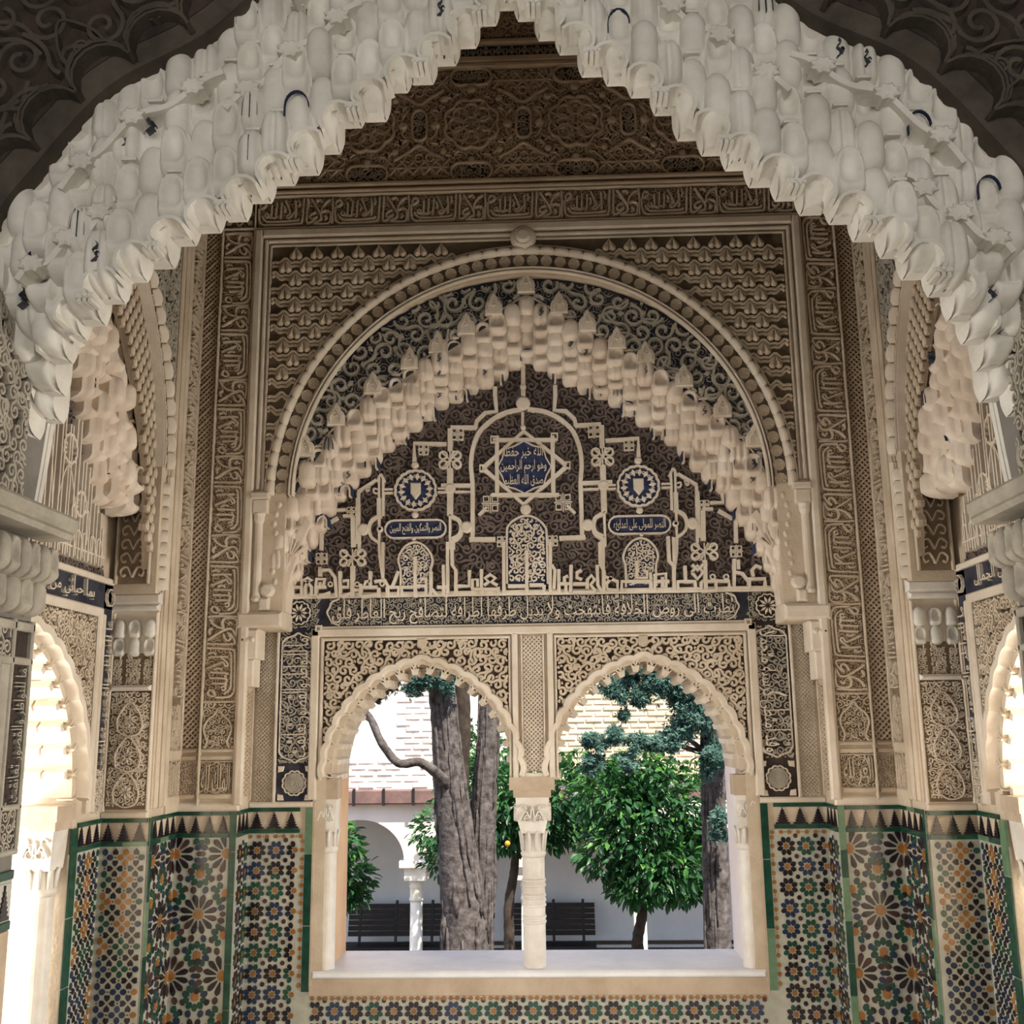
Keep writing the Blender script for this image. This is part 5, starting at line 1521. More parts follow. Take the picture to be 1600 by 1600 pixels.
# frames round the two window fields and the mullion
for s in (-1, 1):
    bars(A, BI, [(s * 1.045, s * 1.085, 1.27, 2.085), (s * .072, s * .10, 1.36, 2.05)], .026, .006)
    bars(A, BI, [(s * 1.022, s * 1.038, 1.36, 2.035), (s * .105, s * .117, 1.36, 2.03)], .016, .004)
bars(A, BI, [(-1.085, 1.085, 2.045, 2.085)], .026, .006)
bars(A, BI, [(-1.038, -.105, 2.024, 2.038), (.105, 1.038, 2.024, 2.038), (-1.25, 1.25, 2.235, 2.262), (-1.06, 1.06, 2.086, 2.096), (-.072, .072, 1.36, 1.385)], .018, .004)
for s in (-1, 1): bars(A, BI, [(s * 1.242, s * 1.256, 1.26, 2.24)], .020, .004)
obj('window_frame_moulding', A, 'plaster_pale', wall_back)
for s in (-1, 1):
    ar = gothic(W_A + .062, W_RI + .062, 24, s * WX, W_SP - .02)
    G = Acc(); lo, hi = sorted((s * .117, s * 1.022))
    pol = lunette_poly(lo, hi, 1.37, 2.026, np.clip(ar, [lo + .001, 0], [hi - .001, 9]))
    q = np.array(pol); G.add(BI.P(q[:, 0], q[:, 1], .002), [tuple(range(len(q)))])
    sp = obj('window_spandrel', G, 'ground_dark', wall_back)
    ta = in_poly([tuple(p) for p in ar] + [(ar[-1][0], 1.2), (ar[0][0], 1.2)])
    S = Acc()
    scrolls(S, BI, lambda a, b: (a > lo + .004) & (a < hi - .004) & (b < 2.02) & (b > 1.38) & ~ta(a, b), (lo, hi, 1.40, 2.03), .050, .0165, .018, 91 + s, 0, 1.1, .6, 8)
    obj('spandrel_scrolls', S, 'plaster', sp)
    A = Acc(); plate(A, BI, [(s * WX - .022, 2.03), (s * WX - .022, 2.0), (s * WX, 1.975), (s * WX + .022, 2.0), (s * WX + .022, 2.03)], .024, .005); obj('keystone_leaf', A, 'plaster', sp)
# lattice of the mullion and the narrow strips
A = Acc(); lattice(A, BI, -.05, .05, 1.395, 2.035, .021, .0065, .010); fbox(A, BI, -.056, -.05, 1.39, 2.04, 0, .014); fbox(A, BI, .05, .056, 1.39, 2.04, 0, .014)
obj('mullion_lattice', A, 'plaster_pale', wall_back)
A = Acc()
for s in (-1, 1):
    a0, a1 = sorted((s * 1.262, s * 1.345)); lattice(A, BI, a0, a1, 1.265, 2.07, .019, .0065, .010, single=False)
obj('strip_lattice', A, 'plaster', wall_back)
# poem band over the windows
G = Acc(); fbox(G, BI, -1.06, 1.06, 2.097, 2.234, 0, .002); obj('poem_ground', G, 'ground_blue', wall_back)
A = Acc(); B = Acc(); L = Acc()
scrolls(B, BI, lambda a, b: (abs(a) < 1.0) & (b < 2.23) & (b > 2.10), (-1.0, 1.0, 2.105, 2.235), .036, .007, .009, 101)
lettering(L, BI, 'نظرت الى روض الخلافة فانتهجت ولا بديل طرفها اطرافه لتصافح ريح العاطر فلق', -.985, .985, 2.103, 2.232, .020, 2.6)
for s in (-1, 1):
    ribbon(A, BI, smooth([(s * .95, 2.232), (s * .99, 2.215), (s * 1.0, 2.19), (s * 1.012, 2.165), (s * 1.0, 2.14), (s * .985, 2.115), (s * .95, 2.10)], 4), .009, .020)
    # corner roundels
    a0, a1 = sorted((s * 1.062, s * 1.242)); m = (a0 + a1) / 2
    lobed_ring(A, BI, m, 2.165, .052, 12, .006, .007, .018); rosette(A, BI, m, 2.165, .046, 10, .018)
    scrolls(B, BI, lambda a, b: np.hypot(a - m, b - 2.165) > .065, (a0 + .01, a1 - .01, 2.105, 2.235), .03, .007, .012, 104)
    G = Acc(); fbox(G, BI, a0, a1, 1.262, 2.235, 0, .002); obj('poem_ground', G, 'ground_blue' if s < 0 else 'ground_dark', wall_back)
    rect_ring(A, BI, s * 1.05 - .016, s * 1.05 + .016, 2.07, 2.102, .008, .03)
    # vertical poem bands with roundel at the foot
    b0, b1 = 1.44, 2.07
    scrolls(B, BI, lambda a, b: (a > a0 + .006) & (a < a1 - .006) & (b < b1) & (b > b0), (a0, a1, b0, b1), .044, .009, .011, 105 + s, 0, 1.25, .5)
    tx = 'ما للنواظر والقصور تعانقت' if s < 0 else 'وقد امتطى كرسيه متجملا'
    lettering(L, BI, tx, a0 + .020, a1 - .018, b0 + .03, b1 - .03, .022, 3.0, 0, 1 if s < 0 else -1)
    for bb_, sg in ((b1, -1), (b0, 1)):
        ribbon(A, BI, smooth([(a0 + .012, bb_ + sg * .055), (a0 + .03, bb_ + sg * .03), (m - .02, bb_ + sg * .016), (m, bb_ + sg * .004), (m + .02, bb_ + sg * .016), (a1 - .03, bb_ + sg * .03), (a1 - .012, bb_ + sg * .055)], 4), .009, .020)
    for xx in (a0 + .012, a1 - .012): ribbon(A, BI, [(xx, b0 + .05), (xx, b1 - .05)], .006, .018)
    lobed_ring(A, BI, m, 1.348, .052, 12, .006, .008, .018)
    q = arc(m, 1.348, .05, 0, 345, 20); plate(B, BI, q, .012, .004)
    for k in range(3): lobed_ring(B, BI, m, 1.348, .014 + k * .012, 8, .003, .004, .017)
    for sx in (-1, 1):
        for sz in (-1, 1): plate(A, BI, [(m + sx * .08, 1.348 + sz * .08), (m + sx * .05, 1.348 + sz * .08), (m + sx * .055, 1.348 + sz * .055), (m + sx * .08, 1.348 + sz * .05)], .016, .003)
obj('poem_scrolls', B, 'relief_grey', wall_back); obj('poem_lettering', L, 'plaster_pale', wall_back); obj('poem_border', A, 'plaster_pale', wall_back)
# carved reveal beside the imposts
for s, FJ in ((-1, Fr((-1.37, 0, 0), (0, 1, 0), (0, 0, 1), (1, 0, 0))), (1, Fr((1.37, 0, 0), (0, -1, 0), (0, 0, 1), (-1, 0, 0)))):
    A = Acc(); lo, hi = sorted((s * -.02, s * -.17)) if s > 0 else (.02, .17)
    if s > 0: lo, hi = -.17, -.02
    knots(A, FJ, lo, hi, 1.29, 1.78, 3, .008, .008, .045); bars(A, FJ, [(lo - .01, lo, 1.27, 2.06), (hi, hi + .01, 1.27, 2.06)], .012, .003)
    obj('reveal_carving', A, 'plaster', wall_back)

# ------------------------------------------------------------------ returns, piers and side lunettes
def side_ornament(F, FI, wall, sg, other):
    """sg +1 for the left wall, whose u runs away from the viewer"""
    nm = 'left' if sg > 0 else 'right'
    A = Acc(); G = Acc()
    def R(a, b): return tuple(sorted((sg * a, sg * b)))
    # return between back wall and pier: narrow motto strip, mouldings
    a0, a1 = R(-.165, -.025); fbox(G, F, a0, a1, 1.52, TOP - .45, 0, .002)
    n = 8
    for k in range(n):
        b0 = 1.75 + k * .40
        motto(A, F, a0 + .006, a1 - .006, b0 + .004, b0 + .396, .018, 1 if sg > 0 else -1)
    m = (a0 + a1) / 2
    ribbon(A, F, smooth([(m - .05, 1.53), (m - .055, 1.60), (m, 1.72), (m + .055, 1.60), (m + .05, 1.53)], 5), .010, .018); scrolls(A, F, lambda a, b: abs(a - m) < .06, (a0, a1, 1.53, 1.70), .035, .007, .012, 4)
    bars(A, F, [R(-.022, -.008) + (1.49, TOP), R(-.215, -.172) + (1.27, TOP)], .018, .004)
    bars(A, F, [R(-.34, -.22) + (1.27, TOP)], .010, .004); bars(A, F, [R(-.335, -.305) + (1.27, TOP), R(-.275, -.245) + (1.27, TOP)], .026, .008)
    a0, a1 = R(-.17, -.008)
    bars(A, F, [(a0, a1, 1.465, 1.515), (a0, a1, 1.235, 1.312)], .016, .006)
    fbox(G, F, a0, a1, 1.315, 1.46, 0, .002); scrolls(A, F, lambda a, b: (a > a0) & (a < a1), (a0, a1, 1.325, 1.45), .036, .008, .012, 14)
    for k in range(4): ribbon(A, F, [(a0 + .03 + k * .033, 1.33), (a0 + .03 + k * .033, 1.45)], .012, .016)
    obj('return_ground', G, 'ground_tan', wall); obj('return_bands', A, 'plaster', wall)
    # pier front: stalactite capital block, carved panels
    x0, x1 = sorted((-sg * 1.655, -sg * 1.86)); w = x1 - x0; m = (x0 + x1) / 2
    P = thing('carved_pier', (m, -.34, 1.25), 'carved plaster pier with stalactite capital, %s' % ('in cool light beside the louvred side window' if sg > 0 else 'catching warm light from the bright side window'), 'pier')
    A = Acc(); fbox(A, PF, x0, x1, 1.235, 2.20, -.006, .0); fbox(A, PF, x0, x1, 1.235, 1.262, 0, .018, .006)
    bars(A, PF, [(x0, x0 + .012, 1.262, 2.12), (x1 - .012, x1, 1.262, 2.12)], .014, .004)
    obj('shaft', A, 'plaster_pale', P)
    A = Acc(); bars(A, PF, [(x0 - .012, x1 + .012, 2.155, 2.205), (x0 - .006, x1 + .006, 2.125, 2.155), (x0 + .012, x1 - .012, 1.775, 1.80)], .030, .010); obj('abacus', A, 'marble', P)
    for r_, (zz, k_, off) in enumerate(((2.065, 3, 0), (1.985, 3, .5))):
        for k in range(k_):
            a = x0 + .034 + (k + off * 0) * (w - .068) / (k_ - 1) if r_ == 0 else x0 + .034 + k * (w - .068) / (k_ - 1)
            inst('cell', CELL[('niche' if (k + r_) % 2 else 'bullet', 'plaster_white')], None, P, basis=frame_basis(PF, a, zz, .012 - .008 * r_, 0, .056, .062, .045))
    A = Acc()
    for q0, q1, lt in ((x0 + .014, x0 + .055, 0), (x0 + .070, x1 - .070, 1), (x1 - .055, x1 - .014, 0)):
        scrolls(A, PF, lambda a, b: (a > q0) & (a < q1), (q0, q1, 1.81, 1.91), .024, .006, .010, 17)
    scrolls(A, PF, lambda a, b: (a > x0 + .016) & (a < x1 - .016) & (b < 1.77) & (b > 1.285), (x0, x1, 1.285, 1.77), .033, .008, .012, 18, leaf=.6)
    for k in range(3):
        zc = 1.34 + k * .15
        ribbon(A, PF, smooth([(m - .05, zc - .04), (m - .052, zc + .02), (m, zc + .085), (m + .052, zc + .02), (m + .05, zc - .04), (m, zc - .06), (m - .05, zc - .04)], 5), .008, .017)
        rosette(A, PF, m, zc + .005, .028, 8, .016)
    obj('arabesque', A, 'plaster_pale' if sg > 0 else 'plaster_pale', P)
    G = Acc(); fbox(G, PF, x0 + .012, x1 - .012, 1.27, 1.775, 0, .001); fbox(G, PF, x0 + .012, x1 - .012, 1.80, 1.94, 0, .001); obj('panel_ground', G, 'ground_tan', P)
    # upper jamb of the lunette recess: carved niche panel and shell
    PU = Fr((0, SC + .74 - .006, 0), (1, 0, 0), (0, 0, 1), (0, -1, 0))
    A = Acc(); G = Acc()
    xa, xb = x0 + .03, x1 - .03
    q = np.concatenate([[(xa, 2.24)], arc(m, 2.62, (xb - xa) / 2, 180, 0, 9), [(xb, 2.24)]]); G.add(PU.P(q[:, 0], q[:, 1], .002), [tuple(range(len(q)))])
    ribbon(A, PU, q, .012, .018)
    tq = in_poly(q)
    for k in range(7):
        zc = 2.27 + k * .062
        for s in (-1, 1):
            ribbon(A, PU, clip(smooth([(m, zc), (m + s * .025, zc + .045), (m + s * .052, zc + .03), (m + s * .045, zc + .005), (m + s * .03, zc + .012)], 4), tq)[0], .010, .016) if len(clip(smooth([(m, zc), (m + s * .025, zc + .045), (m + s * .052, zc + .03), (m + s * .045, zc + .005), (m + s * .03, zc + .012)], 4), tq)) else None
    for k in range(7):
        an = math.radians(50 + k * 16); ribbon(A, PU, [(m + .02 * math.cos(an), 2.70 + .02 * math.sin(an)), (m + .085 * math.cos(an), 2.70 + .10 * math.sin(an))], .012, .020)
    obj('niche_ground', G, 'ground_tan', P); obj('niche_carving', A, 'plaster', P)
    # lunette
    T = thing('side_lunette', (-sg * 1.75, SC, 2.1), 'steep side stalactite lunette with beaded rim %s' % ('above the louvred side window' if sg > 0 else 'above the bright side window'), 'arch')
    c = sg * SC; SP = 2.77
    path = gothic(.80, 1.07, 30, c, SP)
    bead_arch(T, F, path, 34, .075, .052, .008, disc=True, off=.05, dr=.028)
    for a in (sg * -.36, sg * -1.95):
        for k in range(9): inst('bead', BEAD, None, T, basis=frame_basis(F, a, 2.24 + k * .055, .0, math.pi / 2, .052, .045, .05))
        A = Acc(); tube(A, [F.P(np.array(a + sg * .025), np.array(z), .012) for z in (2.22, 2.5, 2.74)], .018, 8); obj('colonette', A, 'plaster_pale', T)
    lo, hi = R(-2.12, -.34)
    # spandrels outside the rim
    S = Acc(); ar = gothic(.83, 1.10, 24, c, SP); ta = in_poly([tuple(p) for p in ar] + [(c + .83, 2.0), (c - .83, 2.0)])
    pol = np.array(lunette_poly(lo, hi, 2.77, TOP - .6, np.clip(ar, [lo + .001, 0], [hi - .001, 9]))); G = Acc(); G.add(F.P(pol[:, 0], pol[:, 1], .002), [tuple(range(len(pol)))])
    obj('spandrel_ground', G, 'ground_dark', T)
    scrolls(S, F, lambda a, b: (a > lo) & (a < hi) & ~ta(a, b) & (b < 4.6), (lo, hi, 2.9, 4.6), .07, .015, .016, 111); obj('spandrel_scrolls', S, 'relief_grey', T)
    # leafy band inside the rim
    hw = .80
    inn = both([(-.66, 2.30), (-.63, 2.62), (-.56, 2.86), (-.44, 3.06), (-.30, 3.24), (-.15, 3.38), (0, 3.50)]) + [c, 0]
    tin = both([(-.62, 2.27), (-.50, 2.55), (-.38, 2.78), (-.27, 2.95), (-.16, 3.10), (-.07, 3.2), (0, 3.28)]) + [c, 0]
    inn, tin = smooth(inn, 4), smooth(tin, 4)
    ro = gothic(.735, .99, 24, c, SP); ro = np.concatenate([[(c - .735, 2.3)], ro, [(c + .735, 2.3)]])
    A = Acc(); q1, q2 = resample(ro, 50), resample(inn * .85 + tin * .15, 50)
    A.add(np.concatenate([F.P(q1[:, 0], q1[:, 1], -.03), F.P(q2[:, 0], q2[:, 1], -.035)]), [(i, i + 1, 51 + i, 50 + i) for i in range(49)])
    obj('leaf_band_ground', A, 'ground_tan', T)
    tr, ti = in_poly([tuple(p) for p in ro]), in_poly([tuple(p) for p in inn])
    A = Acc()
    row = 0; z = 2.4
    while z < 3.8:
        a = lo + (row % 2) * .03
        while a < hi:
            if tr(np.array([a]), np.array([z]))[0] and not ti(np.array([a]), np.array([z]))[0]:
                plate(A, F, [(a, z + .034), (a - .018, z + .006), (a - .014, z - .022), (a, z - .012), (a + .014, z - .022), (a + .018, z + .006)], -.012, .006, -.05)
            a += .06
        z += .042; row += 1
    obj('leaf_band', A, 'plaster', T)
    n_ = muqarnas(T, FI, tin, inn, 4, .035, .15, .086, .095, 'plaster_honey', 121 + sg, 1.0, 1.1, .22, .45, skip=lambda a, b: b < 2.60)
    A = Acc(); q1, q2 = resample(tin[tin[:, 1] > 2.6], 50), resample(inn[inn[:, 1] > 2.6], 50); A.add(np.concatenate([FI.P(q1[:, 0], q1[:, 1] + .03, .02), FI.P(q2[:, 0], q2[:, 1], .14)]), [(i, i + 1, 51 + i, 50 + i) for i in range(49)]); obj('cell_backing', A, 'plaster_honey', T)
    # tympanum
    tp = tin + [0, .06]
    A = Acc(); q = np.concatenate([tp, [(c + .66, 2.25), (c - .66, 2.25)]]); A.add(FI.P(q[:, 0], q[:, 1], .002), [tuple(range(len(q)))]); ty = obj('tympanum_ground', A, 'ground_dark', wall)
    tq = in_poly(q); A = Acc(); B = Acc()
    scrolls(B, FI, tq, (c - .66, c + .66, 2.27, 3.3), .06, .014, .012, 131)
    for k in range(-8, 9):
        x = c + k * .068
        zt = 2.50 + (.5 - abs(k) * .06 if k % 2 else .70 - abs(k) * .085)
        for dx in (-.014, .014): ribbon(A, FI, clip(resample([(x + dx, 2.29), (x + dx, max(zt, 2.45))], 12), tq)[0] if clip(resample([(x + dx, 2.29), (x + dx, max(zt, 2.45))], 12), tq) else [(x, 2.3), (x, 2.32)], .017, .035)
        for r_ in clip(smooth([(x - .032, 2.34), (x - .032, 2.40), (x, 2.40), (x + .026, 2.34), (x + .032, 2.30)], 4), tq): ribbon(A, FI, r_, .014, .033)
        ribbon(A, FI, [(x - .05, 2.335), (x + .05, 2.335)], .014, .033)
    for k, (dx, z, r0) in enumerate(((.0, 2.92, .07), (-.2, 2.72, .055), (.2, 2.72, .055), (-.33, 2.52, .045), (.33, 2.52, .045))):
        lobed_ring(A, FI, c + dx, z, r0, 12, .006, .018, .035); rosette(A, FI, c + dx, z, r0 * .75, 8, .026)
        ribbon(A, FI, smooth([(c + dx - .07, 2.36), (c + dx - .075, 2.50), (c + dx, z - r0 - .01), (c + dx + .075, 2.50), (c + dx + .07, 2.36)], 5), .014, .035)
    obj('tympanum_scrolls', B, 'ground_grey', ty); obj('tympanum_straps', A, 'plaster_pale', ty)
    # inscription band, frame and spandrels of the window below
    A = Acc(); G = Acc(); L = Acc()
    fbox(G, FI, *R(-1.9, -.38), 2.13, 2.235, 0, .002); obj('poem_ground', G, 'ground_blue', wall)
    bars(A, FI, [R(-2.12, -.35) + (2.235, 2.262), R(-1.80, -.50) + (2.085, 2.125)], .022, .006)
    lettering(L, FI, 'بما حباني من بديع جماله كل الجمال', c - .55, c + .55, 2.135, 2.23, .018, 2.4)
    for e in (-1, 1):
        d0, d1 = sorted((c + e * .60, c + e * .69)); u0, u1 = sorted((c + e * .745, c + e * .80))
        bars(A, FI, [(c + e * .60, c + e * .645, 1.27, 2.10), (c + e * .655, c + e * .675, 1.27, 2.10)], .024, .006)
        g0, g1 = sorted((c + e * .685, c + e * .775)); G = Acc(); fbox(G, FI, g0, g1, 1.27, 2.235, 0, .002); obj('poem_ground', G, 'ground_blue', wall)
        lettering(L, FI, 'ما للنواظر والقصور تعانقت', g0 + .008, g1 - .008, 1.44, 2.08, .018, 2.6, 0, 1 if e * sg > 0 else -1)
        lobed_ring(A, FI, (g0 + g1) / 2, 2.18, .034, 8, .004, .007, .016); scrolls(A, FI, lambda a, b: (a > g0) & (a < g1), (g0, g1, 1.28, 1.42), .03, .007, .012, 141)
    ar = gothic(.575, .70, 20, c, 1.33); ta = in_poly([tuple(p) for p in ar] + [(c + .575, 1.0), (c - .575, 1.0)])
    G = Acc(); pol = np.array(lunette_poly(c - .60, c + .60, 1.36, 2.085, ar)); G.add(FI.P(pol[:, 0], pol[:, 1], .002), [tuple(range(len(pol)))]); obj('window_spandrel', G, 'ground_dark', wall)
    S = Acc(); scrolls(S, FI, lambda a, b: (abs(a - c) < .595) & (b < 2.08) & (b > 1.38) & ~ta(a, b), (c - .6, c + .6, 1.4, 2.085), .05, .0125, .018, 151, leaf=.5); obj('spandrel_scrolls', S, 'plaster', wall)
    obj('side_frames', A, 'plaster_pale', wall); obj('poem_lettering', L, 'plaster_pale', wall)
side_ornament(LM, LI, wall_left, 1, None)
side_ornament(RM, RI, wall_right, -1, None)
# ------------------------------------------------------------------ entrance arch in front
E = thing('stalactite_arch', (0, -2.33, 2.1), 'great white stalactite arch framing the alcove, painted with faded dark lines', 'arch')
obj('soffit', SOFFIT, 'plaster_white', E)
FF = Fr((0, -2.12, 0), (1, 0, 0), (0, 0, 1), (0, -1, 0))
fr_b, nr_b = both(FAR), both(NEAR)
def towards(c, k):
    return np.stack([.09 + (c[:, 0] - .09) * k, 1.6 + (c[:, 1] - 1.6) * k], 1)
def rim_h(z):
    t = np.clip((z - 2.45) / .5, 0, 1); return .45 * t * t * (3 - 2 * t)
Fb, Nb = resample(fr_b, 400), resample(nr_b, 400)
hin = rim_h(Fb[:, 1])
Fin = np.stack([.09 + (Fb[:, 0] - .09) * (2.88 - hin) / 2.88, 1.6 + (Fb[:, 1] - 1.6) * (2.88 - hin) / 2.88], 1)
Nout = towards(Nb, (2.88 - .35) / 2.45)
nb_cells = muqarnas(E, FF, Fin + [0, .06], Nout - [0, .02], 4, 0, 0, .074, .088, 'plaster_white', 201, 1.35, 1.35, .24, .45, skip=lambda a, b: b < 2.5,
                    hmap=lambda I, O, f: np.interp(np.linspace(0, 1, 400), np.linspace(0, 1, 400), hin) * (1 - f) + .345 * f - .0)
# underside running back from the front row to the room
A = Acc(); q1, q2 = Fin[::4], Fb[::4]
A.add(np.concatenate([FF.P(q1[:, 0], q1[:, 1] + .035, hin[::4]), FF.P(q2[:, 0], q2[:, 1] + .01, 0)]), [(i, i + 1, 101 + i, 100 + i) for i in range(99)])
obj('underside', A, 'plaster_white', E)
A = Acc(); q2 = resample(Nout, 100)
A.add(np.concatenate([FF.P(q1[:, 0], q1[:, 1] + .05, hin[::4] - .03), FF.P(q2[:, 0], q2[:, 1], .30)]), [(i, i + 1, 101 + i, 100 + i) for i in range(99)])
obj('cell_backing', A, 'plaster_white', E)
# hanging tips along the room-side edge
A = Acc(); fbox(A, lib, -.5, .5, -.12, .12, -.6, .6, .05)
for k in (-1, 0, 1): fbox(A, lib, k * .3 - .11, k * .3 + .11, -.30, -.10, -.55, .55, .05)
TIP = A.mesh('tip'); TIP.materials.append(MAT['plaster_white'])
tips = resample(Fin, 41); th = resample(np.stack([np.arange(400), hin], 1), 41)
th = rim_h(resample(fr_b, 41)[:, 1])
for k, q in enumerate(tips):
    if q[1] < 2.62 or k % 2 == 0: continue
    inst('tip', TIP, None, E, basis=frame_basis(FF, q[0], q[1] + .0, th[k] + .0, 0, .046, .055, .05))
# scalloped arches of the lower edge
for k in range(40):
    p, q = tips[k], tips[k + 1]
    if min(p[1], q[1]) < 2.58: continue
    A = Acc()
    m = (p + q) / 2; d = q - p; L = np.hypot(*d); an = math.degrees(math.atan2(d[1], d[0]))
    ribbon(A, FF.up((th[k] + th[k + 1]) / 2), arc(m[0], m[1] - .006, L * .44, an + 180, an, 9), .016, .035, -.05)
    obj('edge_scallop', A, 'plaster_white', E)
# wavy ledges carrying small flowers
for s in (-1, 1):
    for f, t0, t1 in ((.62, .40, .62), (.45, .60, .80), (.70, .72, .93), (.35, .30, .45)):
        c = resample(Fin[:200], 200) * (1 - f) + resample(Nout[:200], 200) * f
        seg = c[int(t0 * 199):int(t1 * 199)] * [s, 1]
        seg = seg * 1.0
        n = len(seg)
        seg = seg + np.stack([np.zeros(n), .012 * np.sin(np.linspace(0, 5 * math.pi, n))], 1)
        h = .40 + .03
        A = Acc(); ribbon(A, FF, resample(seg, 40), .022, h + .02, h - .05, top=.7)
        for k in range(3):
            q = resample(seg, 7)[1 + 2 * k]
            plate(A, FF, [(q[0] + .036 * math.cos(a) * (1 if i % 2 else .72), q[1] + .026 * math.sin(a) * (1 if i % 2 else .72)) for i, a in enumerate(np.linspace(0, 2 * math.pi, 16, endpoint=False))], h + .035, .006, h - .02)
        obj('ledge', A, 'plaster_white', E)
# smooth springing pieces of the arch below the cells
for s in (-1, 1):
    A = Acc()
    q1 = resample(FAR[FAR[:, 1] < 2.66], 16) * [s, 1]; q2 = resample(NEAR[NEAR[:, 1] < 2.72], 16) * [s, 1]
    A.add(np.concatenate([FF.P(q1[:, 0] - s * .012, q1[:, 1], 0), FF.P(q2[:, 0] - s * .03, q2[:, 1], .43)]), [(i, i + 1, 17 + i, 16 + i) for i in range(15)])
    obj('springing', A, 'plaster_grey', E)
# hall-side carved spandrel and lobed rim, backlit shade put into their colours
A = Acc()
rim = resample(nr_b, 31)
for k in range(30):
    p, q = rim[k], rim[k + 1]
    if min(p[1], q[1]) < 2.3: continue
    m = (p + q) / 2; d = q - p; L = np.hypot(*d); an = math.degrees(math.atan2(d[1], d[0])); nn = np.array([-d[1], d[0]]) / L
    for j, h_ in enumerate((.05, .035, .02)):
        o = m + nn * (.012 + .022 * j)
        ribbon(A, NF, arc(o[0], o[1], L * .5, an + 178, an + 2, 9), .013, h_, -.02)
    if k % 2:
        o = m + nn * .10
        ribbon(A, NF, smooth([o - d * .35, o - d * .3 + nn * .06, o + nn * .13, o + d * .3 + nn * .06, o + d * .35], 4), .013, .03, -.02)
        ribbon(A, NF, arc(o[0] + nn[0] * .03, o[1] + nn[1] * .03, .018, 0, 330, 9), .012, .03, -.02)
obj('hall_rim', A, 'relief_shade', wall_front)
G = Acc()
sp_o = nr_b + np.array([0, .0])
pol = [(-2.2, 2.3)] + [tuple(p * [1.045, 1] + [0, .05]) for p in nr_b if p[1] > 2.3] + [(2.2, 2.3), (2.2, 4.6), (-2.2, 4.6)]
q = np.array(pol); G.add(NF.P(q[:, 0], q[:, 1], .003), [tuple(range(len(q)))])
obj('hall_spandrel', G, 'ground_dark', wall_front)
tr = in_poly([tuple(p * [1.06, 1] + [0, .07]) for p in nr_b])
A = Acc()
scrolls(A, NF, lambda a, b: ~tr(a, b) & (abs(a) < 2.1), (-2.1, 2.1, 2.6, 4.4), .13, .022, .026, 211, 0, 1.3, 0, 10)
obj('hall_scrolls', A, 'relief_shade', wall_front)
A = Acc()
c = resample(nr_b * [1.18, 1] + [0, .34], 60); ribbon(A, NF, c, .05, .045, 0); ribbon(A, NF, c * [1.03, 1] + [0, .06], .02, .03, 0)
obj('hall_moulding', A, 'relief_shade', wall_front)

